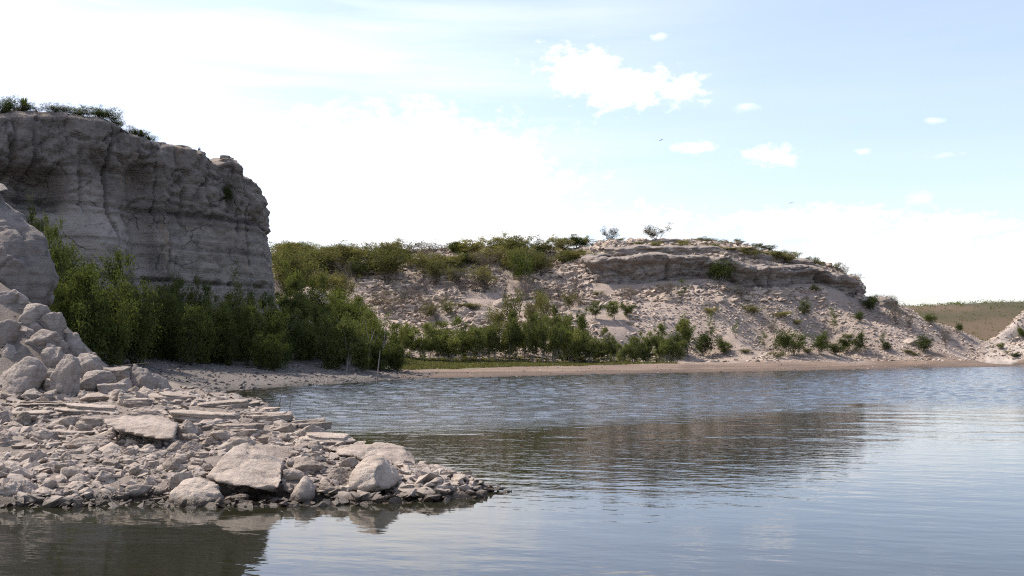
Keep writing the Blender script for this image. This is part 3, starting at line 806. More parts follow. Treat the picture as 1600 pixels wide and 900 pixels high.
for x0, y0, x1, y1, kd, lab, dp in HAND:
    rock_box(x0, y0, x1, y1, kd, lab, (max(dp, .55) if kd == 'slab' else dp), group='loose stones and ledges of the rocky spit', sink=.14)

# --- the pile of broken blocks under the outcrop
PILE = [
    (80, 552, 124, 622, 'block', 'tall upright pale block at the foot of the pile', .6), (102, 552, 158, 598, 'block', 'wide block right of the tall upright block', .7),
    (-6, 556, 70, 618, 'lump', 'largest rounded block at the picture edge of the pile', .7), (28, 514, 102, 558, 'block', 'broad block with a sunlit top in mid pile', .7),
    (64, 534, 100, 580, 'block', 'narrow block wedged above the tall upright block', .8), (-8, 498, 34, 550, 'block', 'grey slab-sided block at the picture edge in mid pile', .8),
    (28, 474, 78, 518, 'block', 'squarish block near the top of the pile', .8), (58, 486, 102, 526, 'lump', 'rounded block on the pile shoulder', .8),
    (94, 518, 134, 556, 'wedge', 'sloping block on the pile edge by the green shrubs', .7), (130, 550, 160, 582, 'wedge', 'thin leaning flake on the pile edge', .6),
    (118, 578, 178, 614, 'block', 'low wide block at the pile foot right of the tall one', .7), (-6, 454, 28, 482, 'block', 'topmost block under the outcrop', .9),
    (14, 452, 46, 478, 'lump', 'small cap stone at the pile top', .9), (204, 568, 250, 614, 'wedge', 'big pale block standing apart by the gravel bank', .7),
    (158, 572, 210, 602, 'slab', 'pale broken slab left of the block standing apart', .7), (236, 582, 270, 612, 'wedge', 'leaning pale wedge at the bay end of the blocks', .7),
    (150, 598, 200, 618, 'slab', 'flat block at the foot of the broken slab', .6), (34, 606, 72, 626, 'block', 'small boxy stone at the pile foot beside the long white ledge', .8),
    (56, 614, 84, 628, 'slab', 'flat chip on the long white ledge', .8), (0, 536, 32, 562, 'wedge', 'dark wedge between the picture edge blocks', .8),
    (108, 590, 132, 612, 'lump', 'small stone jammed between tall and low blocks', .8), (172, 590, 206, 612, 'wedge', 'tilted chip below the broken slab', .8),
    (44, 500, 70, 522, 'lump', 'small dark stone between the shoulder blocks', .8), (72, 508, 98, 532, 'wedge', 'chip lying on the pile shoulder', .8),
]
for x0, y0, x1, y1, kd, lab, dp in PILE:
    rock_box(x0, y0, x1, y1, kd, lab, dp, group='broken blocks of the pile below the outcrop', mat=M_PILE, sink=.35, name='rock')

# --- filler stones, in patches that can be named
ORD = ['', 'second', 'third', 'fourth', 'fifth', 'sixth', 'seventh', 'eighth', 'ninth', 'tenth', 'eleventh', 'twelfth']


def ordinal(i, n):
    if i == 0: return 'leftmost'
    if i == n - 1: return 'rightmost'
    if i < 12: return ORD[i] + ' from left'
    return ORD[n - 1 - i] + ' from right'


def px_of(o):
    return 800 + F * o.location[0] / o.location[1]


def name_patch(objs, what, where, group, cat):
    objs = sorted(objs, key=px_of); n = len(objs)
    for i, o in enumerate(objs): tag(o, f'{ordinal(i, n)} of the {what} {where}' if n > 1 else f'{what} {where}', cat, group)


def clear(x0, y0, x1, y1, room=.55):
    for a, b, c, d in OCC:
        ix = min(x1, c) - max(x0, a); iy = min(y1, d) - max(y0, b)
        if ix > 0 and iy > 0 and ix * iy > room * (x1 - x0) * (y1 - y0): return False
    return True


PATCH = [
    (0, 700, 100, 745, 10, (10, 22), 'small tan stones', 'around the boat-shaped stone'), (0, 745, 130, 788, 10, (9, 20), 'small stones', 'along the water below the upright split block'),
    (100, 700, 200, 760, 12, (9, 22), 'small stones', 'between the wide tan block and the water'), (195, 695, 262, 750, 11, (9, 22), 'small stones', 'in the rubble below the propped slab'),
    (262, 700, 345, 745, 10, (9, 20), 'small stones', 'left of the huge tilted boulder'), (130, 755, 260, 788, 8, (9, 18), 'wet stones', 'either side of the overhanging block'),
    (280, 662, 420, 700, 12, (9, 22), 'small stones', 'between ledges and huge tilted boulder'), (420, 675, 540, 715, 12, (9, 22), 'small stones', 'on the slope above the peaked boulder'),
    (500, 755, 580, 785, 9, (8, 16), 'small stones', 'at the water left of the egg-like boulder'), (600, 735, 660, 780, 12, (8, 18), 'small stones', 'at the foot of the bedrock hump'),
    (660, 760, 780, 782, 9, (8, 16), 'small stones', 'along the water at the spit tip'), (0, 655, 130, 682, 10, (9, 20), 'small grey stones', 'below the thin ledge'),
    (0, 600, 130, 628, 8, (9, 20), 'chips', 'where the block pile meets the long white ledge'), (130, 600, 260, 640, 8, (9, 20), 'chips', 'between the ledges and the block standing apart'),
]
for x0, y0, x1, y1, n, (s0, s1), what, where in PATCH:
    got = []; tries = 0
    while len(got) < n and tries < 200:
        tries += 1
        w = random.uniform(s0, s1) * random.choice((1.1, 1.4, 1.9)); h = w * random.uniform(.4, .75); cx = random.uniform(x0, x1); by = random.uniform(y0, y1)
        if by > 786 - max(0, (cx - 560)) * .08: by -= 8
        if not clear(cx - w / 2, by - h, cx + w / 2, by): continue
        o = rock_box(cx - w / 2, by - h, cx + w / 2, by, random.choice(('block', 'wedge', 'slab', 'lump', 'wedge')), 'x', random.uniform(.6, 1.1), sink=.1, rz=random.uniform(-60, 60), tilt=(random.uniform(-15, 15), random.uniform(-20, 20)))
        got.append(o)
    name_patch(got, what, where, what + ' ' + where, 'stone')
for x0, y0, x1, y1, n, where in ((0, 470, 110, 560, 14, 'filling gaps between the upper pile blocks'), (60, 550, 200, 615, 12, 'filling gaps at the pile foot')):
    got = []
    for _ in range(n):
        w = random.uniform(12, 30); h = w * random.uniform(.5, .9); cx = random.uniform(x0, x1); by = random.uniform(max(y0, 470 + 1.0 * cx), y1) if y0 < 500 else random.uniform(y0, y1)
        D = hit(cx, by, HS, 18, 32, .05)
        if not D: continue
        got.append(rock_box(cx - w / 2, by - h, cx + w / 2, by, random.choice(('block', 'wedge', 'block')), 'x', random.uniform(.7, 1.1), sink=.3, mat=M_PILE, rz=random.uniform(-60, 60), tilt=(random.uniform(-25, 25), random.uniform(-25, 25))))
    name_patch(got, 'small broken stones', where, 'small stones in the pile', 'stone')

# --- the outcrop over the pile
rock_hull([(-160, 250, 27), (-20, 282, 26.5), (0, 300, 26), (14, 318, 25.8), (40, 345, 25.4), (65, 374, 25.2), (74, 398, 25.0), (91, 424, 24.9), (82, 452, 24.7), (64, 482, 24.6), (0, 490, 24.2), (-160, 500, 24.0),
           (20, 400, 24.3), (-60, 350, 24.6), (60, 420, 24.6), (-160, 250, 34), (0, 310, 31), (70, 400, 29), (80, 470, 29), (-160, 500, 34), (50, 480, 29)], 'massive bulging grey rock outcrop above the block pile', .06, 37, M_OUT, .14, .02, 2.2, 'outcrop', None, .03, 'rock outcrop', 3)
rock_hull([(-40, 296, 25.6), (-20, 284, 25.9), (5, 287, 25.8), (15, 297, 25.6), (0, 300, 25.3), (-30, 302, 25.3), (0, 292, 26.5), (-40, 292, 26.5)], 'thin pale slab perched on top of the grey outcrop', .03, 39, M_PILE, .03, name='slab', group=None, cat='slab')


# ------------------------------------------------------------------ rubble and scree (nobody could count it)
def chip_shapes(n, seed):
    r = np.random.default_rng(seed); out = []
    for _ in range(n):
        bm = bmesh.new()
        for _ in range(11):
            v = r.normal(size=3); v /= np.linalg.norm(v); bm.verts.new(v * r.uniform(.75, 1.05))
        res = bmesh.ops.convex_hull(bm, input=bm.verts)
        bmesh.ops.delete(bm, geom=list({g for g in res['geom_interior'] + res['geom_unused'] if isinstance(g, bmesh.types.BMVert)}), context='VERTS')
        bmesh.ops.triangulate(bm, faces=bm.faces); bm.verts.index_update()
        out.append((np.array([v.co[:] for v in bm.verts]), np.array([[v.index for v in f.verts] for f in bm.faces]))); bm.free()
    return out


CHIPS = chip_shapes(14, 5)


def scatter_mesh(name, pos, size, flat, mat, seed):
    r = np.random.default_rng(seed); Vs = []; Fs = []; n0 = 0
    for p, s in zip(pos, size):
        V, Fc = CHIPS[r.integers(len(CHIPS))]
        a = r.uniform(0, 6.28); c, d = math.cos(a), math.sin(a)
        q = V * s * np.array([r.uniform(.8, 1.4), r.uniform(.6, 1), flat * r.uniform(.6, 1.3)])
        ti = r.normal(0, .22, 2); q[:, 2] += q[:, 0] * ti[0] + q[:, 1] * ti[1]
        q = np.c_[q[:, 0] * c - q[:, 1] * d, q[:, 0] * d + q[:, 1] * c, q[:, 2]]
        Vs.append(q + p); Fs.append(Fc + n0); n0 += len(V)
    o = link(name, mesh_np(name, np.concatenate(Vs), np.concatenate(Fs), mat, False)); o['kind'] = 'stuff'
    return o


n = 42000
x = RNG.uniform(-15, .6, n); y = 11.6 + RNG.uniform(0, 1, n) ** 1.3 * 12
z = spit_h(x, y); dens = fbm(np.c_[x * 1.1, y * 1.1, x * 0], 3, 57)
k = (z > -.12) & (x > -.62 * y) & ((dens > -.42) | (z < .2)) & (RNG.uniform(0, 1, n) < np.where(y > 16.5, .35, 1.0))
s = (.018 + .12 * RNG.uniform(0, 1, n) ** 4.0) * (.75 + .6 * sstep(-.3, .4, fbm(np.c_[x * .7, y * .7, x * 0], 3, 7)))
rb = scatter_mesh('rubble', np.c_[x, y, z + s * .15][k], s[k], .5, M_RUB, 3)
tag(rb, 'fine broken limestone rubble covering the spit between its stones', 'rubble')

# gravel bank stones
n = 10000
x = RNG.uniform(-24, -5, n); y = RNG.uniform(38, 66, n); z = np.array([H(a, b) for a, b in zip(x, y)])
k = (z > -.03) & (z < 1.6)
s = .03 + .17 * RNG.uniform(0, 1, n) ** 4
tag(scatter_mesh('gravel', np.c_[x, y, z][k], s[k], .6, plain_mat('grey_gravel', (.185, .165, .15), (.115, .103, .095), 3), 8), 'grey gravel on the bank below the waterside thicket', 'gravel')

# scree and slabs of the hillside
pos = []; sz_ = []
n = 72000
px = RNG.uniform(560, 1720, n); D = RNG.uniform(80, 122, n); x = (px - 800) / F * D
for a, b, c in zip(px, x, D):
    h = H(b, c)
    py = HOR - (h - CH) * F / c
    if py > 566 or h < .5: continue
    slab_zone = (a < 1000 and py < 520) or (py < 470 and a < 1500)
    if 925 < a < 1338 and -1.0 < c - np.interp(a, _wp, _wd) < 1.8: continue
    if slab_zone:
        if vnoise(np.array([[b * .3, c * .3, 1.]]))[0] < -.35: continue
        pos.append((b, c, h)); sz_.append(.12 + .55 * random.random() ** 3)
    else:
        if vnoise(np.array([[a * .03, c * .08, 7.]]))[0] < -.3 and random.random() < .75: continue
        pos.append((b, c, h)); sz_.append((.06 + .25 * random.random() ** 3) * (1.25 if a > 1545 else 1))
sr = scatter_mesh('scree', np.array(pos), np.array(sz_), .55, M_SCREE, 4)
tag(sr, 'pale broken scree strewn over the whole hillside', 'scree')
# far shore pebbles
n = 2500
px = RNG.uniform(620, 1600, n); t_ = RNG.uniform(0, 13, n); D = CH * F / (52 - 20 * (px - 620) / 980) + t_; x = (px - 800) / F * D
tag(scatter_mesh('pebbles', np.c_[x, D, [H(a, b) for a, b in zip(x, D)]], .02 + .10 * RNG.uniform(0, 1, n) ** 5, .6, M_SCREE, 14), 'sparse pebbles on the brown far beach', 'pebbles')

# --- hillside slabs that can be told apart
HILL = [
    (640, 408, 690, 418, 'slab', 'pale slab among green brush on the upper hill'), (635, 447, 668, 460, 'slab', 'long pale slab on the left of the bare hillside'), (570, 456, 606, 466, 'slab', 'pale slab at the thicket end of the hillside'),
    (735, 490, 766, 508, 'block', 'bright white block just above the shore thicket'), (715, 478, 738, 494, 'wedge', 'white angular block left above the bright block'), (770, 466, 800, 482, 'block', 'pale block in mid hillside below grey twigs'),
    (780, 458, 830, 474, 'slab', 'row-like broken slab in mid hillside'), (716, 410, 752, 421, 'slab', 'bright slab below hilltop brush'), (740, 428, 766, 438, 'slab', 'flat slab among dark crevices on the hillside'),
    (828, 452, 872, 462, 'slab', 'wide slab left of the rock face foot'), (880, 424, 908, 436, 'block', 'tan block left of the rock face'), (905, 438, 935, 448, 'block', 'fallen block at the left foot of the rock face'),
    (955, 452, 1000, 463, 'slab', 'long rounded slab under the rock face'), (990, 455, 1030, 464, 'slab', 'pale slab just right of the long rounded slab'), (1112, 462, 1140, 476, 'wedge', 'smooth white wedge below the dark bush'),
    (1190, 454, 1240, 466, 'slab', 'grey slab under the middle of the rock face'), (1376, 498, 1404, 508, 'slab', 'low slab on the right shoulder of the hill'), (1408, 528, 1432, 541, 'lump', 'rounded pale boulder left of the lone shore bush'),
    (600, 480, 625, 490, 'slab', 'small slab over the left end of the shore thicket'), (660, 490, 690, 502, 'block', 'pale block over the shore thicket, left of the white blocks'), (850, 470, 885, 482, 'block', 'tan block right of the mid hillside slab'),
    (900, 466, 940, 476, 'slab', 'flat slab below the left end of the rock face'), (1030, 466, 1070, 474, 'slab', 'thin ledge slab below the brown twigs'), (1090, 470, 1120, 480, 'slab', 'ledge slab left of the smooth white wedge'),
    (1150, 476, 1178, 484, 'slab', 'small slab below the smooth white wedge'), (830, 405, 862, 414, 'slab', 'slab showing through hilltop brush, left of the rock face'), (690, 440, 720, 450, 'slab', 'slab beside bare grey twigs on the hillside'),
    (1240, 470, 1268, 478, 'slab', 'small ledge slab under the right end of the rock face'), (800, 430, 830, 440, 'slab', 'slab on the hillside under the hilltop brush'), (560, 440, 590, 450, 'slab', 'slab half hidden at the edge of the tall thicket'),
]
for x0, y0, x1, y1, kd, lab in HILL:
    D = hit((x0 + x1) / 2, y1, H, 78, 125)
    if D: rock_box(x0, y0, x1, y1, kd, lab, .8, H, D=D, mat=M_SCREE, sink=.5, group='slabs and blocks on the hillside')


# ------------------------------------------------------------------ plants
def tube(path, radii, sides=4):
    path = np.asarray(path, float); n = len(path); V = []; th = np.arange(sides) * 2 * np.pi / sides
    T = np.gradient(path, axis=0); T /= np.maximum(np.linalg.norm(T, axis=1, keepdims=True), 1e-9)
    for i in range(n):
        a = np.cross(T[i], (.3, .9, .2)); a /= np.linalg.norm(a); b = np.cross(T[i], a)
        V.append(path[i] + radii[i] * (np.cos(th)[:, None] * a + np.sin(th)[:, None] * b))
    V = np.concatenate(V); Fq = []
    for i in range(n - 1):
        for k in range(sides):
            Fq.append((i * sides + k, i * sides + (k + 1) % sides, (i + 1) * sides + (k + 1) % sides, (i + 1) * sides + k))
    return V, np.array(Fq)


def join(parts):
    V = []; Fq = []; n = 0
    for v, f in parts: V.append(v); Fq.append(f + n); n += len(v)
    return np.concatenate(V), np.concatenate(Fq)


def plant_geo(seed, stems=5, spread=.4, lean=.35, low=.1, leaves=2600, leaf=.03, clump=.055, twig=2, r0=.014, droop=0., up=.6, wob=.05, aspect=.45, tmin=.72, tmax=1.0):
    """a bush one unit tall: branching stems and leaves round the twig ends"""
    r = np.random.default_rng(seed); tubes = []; anchors = []; wts = []
    for sidx in range(stems):
        a = r.uniform(0, 6.28); ln = r.uniform(.3, 1) * lean; top = r.uniform(tmin, tmax)
        b = np.array([r.normal(0, .05), r.normal(0, .05), -.04]); end = b + np.array([math.cos(a) * ln, math.sin(a) * ln, top])
        t = np.linspace(0, 1, 6)[:, None]
        path = b + (end - b) * (t ** np.array([1.25, 1.25, .9])) + np.cumsum(r.normal(0, wob * .5, (6, 3)), 0) * t
        tubes.append(tube(path, r0 * (1 - .8 * t[:, 0])))
        anchors.append(path[-1]); wts.append(1.0)
        for _ in range(int(r.integers(4, 8))):
            i = r.uniform(low + .12, .98); q = path[int(i * 5)] * (1 - (i * 5 % 1)) + path[min(int(i * 5) + 1, 5)] * (i * 5 % 1)
            a2 = r.uniform(0, 6.28); L = r.uniform(.3, 1) * spread * (1.1 - .5 * i)
            e = q + np.array([math.cos(a2) * L, math.sin(a2) * L, L * r.uniform(up - .5, up + .5) - droop * L])
            e[2] = max(e[2], .06)
            p2 = np.stack([q, (q + e) / 2 + r.normal(0, .02, 3), e]); tubes.append(tube(p2, [r0 * .45, r0 * .33, r0 * .14], 3))
            anchors.append(e); wts.append(1.0); anchors.append((q + e) / 2); wts.append(.6)
            for _ in range(twig):
                e2 = e + r.normal(0, .3, 3) * L + np.array([0, 0, .2 * L]); e2[2] = max(e2[2], .05)
                tubes.append(tube(np.stack([(q + e) / 2 * .4 + e * .6, e2]), [r0 * .2, r0 * .07], 3)); anchors.append(e2); wts.append(.9)
    SV, SF = join(tubes)
    if not leaves: return SV, SF, None, None, None
    A = np.array(anchors); W = np.array(wts) * r.uniform(.1, 1.7, len(A)) ** 1.3; W *= (A[:, 2] > low)
    idx = r.choice(len(A), leaves, p=W / W.sum())
    tone_c = r.uniform(0, 1, len(A))
    c = A[idx] + r.normal(0, 1, (leaves, 3)) * clump * np.array([1, 1, .75]) * r.uniform(.5, 1.5, (leaves, 1))
    c[:, 2] = np.maximum(c[:, 2], .02)
    d = r.normal(0, 1, (leaves, 3)); d[:, 2] = d[:, 2] * .8 + .15; d /= np.linalg.norm(d, axis=1, keepdims=True)
    nr = r.normal(0, 1, (leaves, 3)); nr[:, 2] += .9; s_ = np.cross(d, nr); s_ /= np.maximum(np.linalg.norm(s_, axis=1, keepdims=True), 1e-6)
    L = leaf * r.uniform(.6, 1.4, (leaves, 1)); wd = L * aspect
    V = np.stack([c - d * L * .5, c + s_ * wd * .5, c + d * L * .5, c - s_ * wd * .5], 1).reshape(-1, 3)
    tone = np.clip(tone_c[idx] * .7 + r.uniform(0, .45, leaves), 0, 1)
    return SV, SF, V, np.arange(leaves * 4).reshape(-1, 4), np.repeat(tone, 4)[:, None] * np.ones((1, 3))


KINDS = {}


def plant_kind(key, n, leafm, barkm, seed, **kw):
    L = []
    for i in range(n):
        SV, SF, V, Fl, tone = plant_geo(seed + i, **kw)
        sm = mesh_np('stems', SV, SF, barkm, True)
        fm = mesh_np('foliage', V, Fl, leafm, False, tone) if V is not None else None
        L.append((sm, fm))
    KINDS[key] = L


plant_kind('willow', 6, M_LEAF_WILLOW, M_BARK, 300, stems=6, spread=.30, lean=.36, low=.12, leaves=4800, leaf=.044, clump=.05, r0=.0095, tmin=.5, tmax=1.06)
plant_kind('thick', 6, M_LEAF_THICK, M_BARK_D, 320, stems=8, spread=.34, lean=.42, low=-.12, leaves=8000, leaf=.042, clump=.055, r0=.009, tmin=.45, tmax=1.06)
plant_kind('brush', 7, M_LEAF_BRUSH, M_BARK_D, 340, stems=8, spread=.42, lean=.58, low=.08, leaves=4600, leaf=.048, clump=.066, r0=.010, up=.45, twig=2)
plant_kind('bush', 4, M_LEAF_BUSH, M_BARK, 360, stems=8, spread=.32, lean=.42, low=.06, leaves=4500, leaf=.048, clump=.075, r0=.009)
plant_kind('rim', 4, M_LEAF_BUSH, M_BARK_D, 370, stems=10, spread=.40, lean=.6, low=.02, leaves=2600, leaf=.05, clump=.09, r0=.009, twig=3)
plant_kind('sapling', 3, M_LEAF_THICK, M_BARK, 380, stems=3, spread=.26, lean=.3, low=.2, leaves=650, leaf=.05, clump=.05, r0=.009)
plant_kind('twiggy', 4, None, M_TWIG, 400, stems=12, spread=.42, lean=.65, low=.1, leaves=0, r0=.010, twig=6)
plant_kind('tuft', 4, M_LEAF_BRUSH, M_TWIG, 420, stems=9, spread=.45, lean=.75, low=.04, leaves=1500, leaf=.085, clump=.11, r0=.012)
plant_kind('dry', 3, M_LEAF_DRY, M_TWIG, 440, stems=10, spread=.42, lean=.6, low=.1, leaves=900, leaf=.05, clump=.06, r0=.010, twig=4)
M_LEAF_OPEN = leaf_mat('open_leaf', (.06, .055, .03), (.10, .09, .05), (.09, .075, .045), .25)
plant_kind('open_tree', 2, M_LEAF_OPEN, M_BARK_D, 473, stems=9, spread=.42, lean=.6, low=.12, leaves=2300, leaf=.05, clump=.06, r0=.014, up=.5, twig=5, wob=.07)
CNT = {}


def plant(kind, px, D, z, h, w, name='shrub', single=False):
    """a thing > stems, foliage; small ones that show no parts are kept as one foliage mesh with its stems"""
    i = CNT.get(kind, 0); CNT[kind] = i + 1
    sm, fm = KINDS[kind][i % len(KINDS[kind])]
    o = empty(name, (WX(px, D), D, z)); o.scale = (w, w, h); o.rotation_euler = (0, 0, random.uniform(0, 6.28))
    link('stems', sm, o)
    if fm: link('foliage', fm, o)
    return o


def plant_at(kind, px, base, top, wpx=None, D=None, d0=70, name='shrub', hf=H, lift=0):
    """stand a plant where the photograph shows its foot and make it reach its top"""
    if D is None: D = hit(px, base, hf, d0) or 112.0
    z = hf(WX(px, D), D) + lift
    ztop = P(px, top, D)[2]; h = max(ztop - z, .25)
    w = (wpx / F * D / .95) if wpx else h
    return plant(kind, px, D, z - .03, h * 1.02, w, name)


def row(kind, n, px0, px1, D0, D1, tops, wpx, what, where, group, cat='shrub', name='shrub', jit=1.0, vary=8, basez=None):
    got = []
    for i in range(n):
        px = px0 + (px1 - px0) * (i + .5 + random.uniform(-.35, .35) * jit) / n; D = random.uniform(D0, D1)
        tp = np.interp(px, [t[0] for t in tops], [t[1] for t in tops]) + random.uniform(-vary, vary)
        kd = kind if isinstance(kind, str) else random.choice(kind)
        got.append(plant_at(kd, px, None, tp, random.uniform(.65, 1.3) * wpx, D, name=name))
    name_patch(got, what, where, group, cat)
    return got


G1 = 'shrubs of the waterside thicket'
# under the cliff
row('thick', 6, 75, 185, 42, 44.5, [(75, 455), (120, 420), (185, 450)], 75, 'big leafy green shrubs', 'just right of the outcrop', G1)
row('thick', 5, 80, 215, 45.5, 47.5, [(80, 400), (120, 392), (160, 400), (215, 430)], 75, 'tall dark green shrubs', 'between outcrop and cliff foot', G1)
row('thick', 4, 30, 110, 46.5, 48.5, [(30, 335), (60, 338), (110, 385)], 55, 'dark shrubs', 'climbing the gap between outcrop and cliff', G1)
row('thick', 6, 190, 330, 49, 51.5, [(190, 470), (250, 465), (330, 475)], 62, 'green shrubs', 'in front of the cliff middle', G1)
row('thick', 6, 190, 350, 52.5, 55, [(190, 425), (230, 440), (280, 440), (350, 462)], 62, 'dark shrubs', 'close against the cliff middle', G1)
row('thick', 6, 320, 440, 53, 55.5, [(320, 478), (380, 478), (440, 480)], 56, 'dark green shrubs', 'on the bank below the cliff corner', G1)
row('thick', 4, 345, 430, 57, 59.5, [(345, 460), (380, 470), (430, 465)], 50, 'dark shrubs', 'close against the cliff corner', G1)
row('thick', 7, 235, 440, 51, 53, [(235, 520), (330, 515), (440, 518)], 46, 'low leafy shrubs', 'on the gravel edge under the cliff', G1)
row('thick', 6, 440, 610, 58.5, 63, [(440, 520), (520, 522), (610, 535)], 46, 'low leafy shrubs', 'on gravel right of the cliff corner', G1)
tag(plant_at('sapling', 370, None, 405, 42, 58), 'thin sapling rising alone against the pale cliff face', 'sapling', G1)
tag(plant_at('sapling', 300, None, 428, 42, 55), 'loose sapling top showing against the cliff middle', 'sapling', G1)
# right of the cliff
row(('thick', 'willow'), 6, 430, 545, 58, 62, [(430, 475), (480, 490), (545, 500)], 62, 'dark green shrubs', 'right of the cliff corner above the gravel', G1)
row('thick', 5, 530, 625, 63, 67, [(530, 500), (580, 500), (625, 512)], 52, 'pale-stemmed shrubs', 'where gravel bank meets brown beach', G1)
row(('thick', 'willow'), 7, 440, 600, 70, 75, [(440, 450), (500, 465), (600, 490)], 58, 'lighter green shrubs', 'in the second rank right of the cliff', G1)
row('thick', 5, 430, 560, 82, 88, [(430, 425), (500, 435), (560, 470)], 62, 'olive shrubs', 'on the slope behind the cliff corner', G1)
row('brush', 5, 425, 540, 92, 99, [(425, 405), (480, 412), (540, 430)], 62, 'olive bushes', 'up the slope right of the cliff', G1)
# along the grassy shore
G2 = 'pale-stemmed shrubs along the grassy shore'
row('willow', 8, 615, 715, 77, 80, [(615, 505), (660, 515), (715, 512)], 44, 'pale-stemmed green shrubs', 'at the left of the grassy shore', G2)
row('willow', 8, 705, 805, 78, 81, [(705, 512), (760, 508), (805, 502)], 42, 'pale-stemmed green shrubs', 'below the white hillside blocks', G2)
row('willow', 8, 800, 900, 79, 82, [(800, 502), (850, 495), (900, 512)], 42, 'pale-stemmed green shrubs', 'below the left end of the rock face', G2)
row('willow', 6, 985, 1065, 81, 84, [(985, 528), (1030, 520), (1065, 525)], 34, 'green shrubs', 'left of the tall shore sapling', G2)
row('willow', 7, 895, 1000, 80, 83, [(895, 518), (945, 525), (1000, 528)], 36, 'lower green shrubs', 'below the long rounded slab', G2)
row(('thick', 'willow', 'willow'), 7, 625, 800, 82, 85, [(625, 510), (800, 512)], 40, 'dark shrubs', 'in the back rank over the grass', G2)
row(('thick', 'willow', 'willow'), 5, 800, 930, 83, 86, [(800, 500), (860, 492), (930, 515)], 38, 'dark shrubs', 'behind the middle of the grassy shore', G2)
row('willow', 4, 830, 910, 87, 90, [(830, 485), (870, 490), (910, 490)], 28, 'light green shrubs', 'standing above the shore thicket', G2)
# shore bushes one by one
G3 = 'bushes along the brown beach'
for kd, px, b, tp, w, lab in [
    ('willow', 1030, 556, 512, 34, 'leafy shrub left of the tall shore sapling'), ('willow', 1072, 558, 488, 42, 'tall leafy shore sapling with a narrow top'), ('bush', 1062, 558, 525, 40, 'dark bush at the foot of the tall shore sapling'),
    ('bush', 1098, 558, 520, 40, 'green bush right of the tall shore sapling'), ('bush', 1130, 556, 527, 32, 'round dark bush ending the shore thicket'), ('sapling', 1112, 530, 492, 28, 'thin sapling on the scree above the round dark bush'),
    ('bush', 1222, 556, 517, 36, 'pale green bush beside the broad dark shore bush'), ('bush', 1242, 556, 524, 46, 'broad dark shore bush'), ('bush', 1282, 555, 520, 34, 'rounded dense bush second after the broad dark bush'),
    ('bush', 1306, 555, 536, 34, 'low spreading bush between two dense ones'), ('bush', 1320, 555, 524, 24, 'narrow bush leaning on the low spreading bush'), ('bush', 1343, 555, 522, 28, 'compact upright bush above the beach'),
    ('sapling', 1380, 548, 514, 24, 'loose upright shrub with a bare stem'), ('bush', 1386, 548, 534, 20, 'little bush at the foot of the loose upright shrub'), ('bush', 1444, 551, 524, 32, 'lone dark bush on open gravel near the hill end'),
    ('sapling', 1195, 545, 515, 24, 'sparse green shrub left of the broad dark shore bush'), ('tuft', 1215, 560, 550, 20, 'low green tuft at the beach top'), ('dry', 1478, 545, 512, 20, 'dry brown shrub right of the lone dark bush'),
    ('bush', 1498, 522, 505, 14, 'small dark bush at the hill end by the valley'), ('bush', 1564, 546, 536, 14, 'small round bush at the foot of the pale slope'), ('bush', 1586, 558, 551, 16, 'dark flat bush on the beach by the pale slope'),
    ('tuft', 1573, 553, 548, 9, 'tiny tuft between two bushes below the pale slope'), ('tuft', 1418, 553, 546, 12, 'tiny tuft left of the lone dark bush'), ('tuft', 1430, 556, 550, 11, 'tiny tuft in front of the lone dark bush')]:
    tag(plant_at(kd, px, b, tp, w), lab, 'bush', G3)
_o = plant('bush', 1597, 115, H(WX(1597, 115), 115) - .05, 1.3, 1.5); tag(_o, 'dark bush on the crest of the pale slope', 'bush', G3)
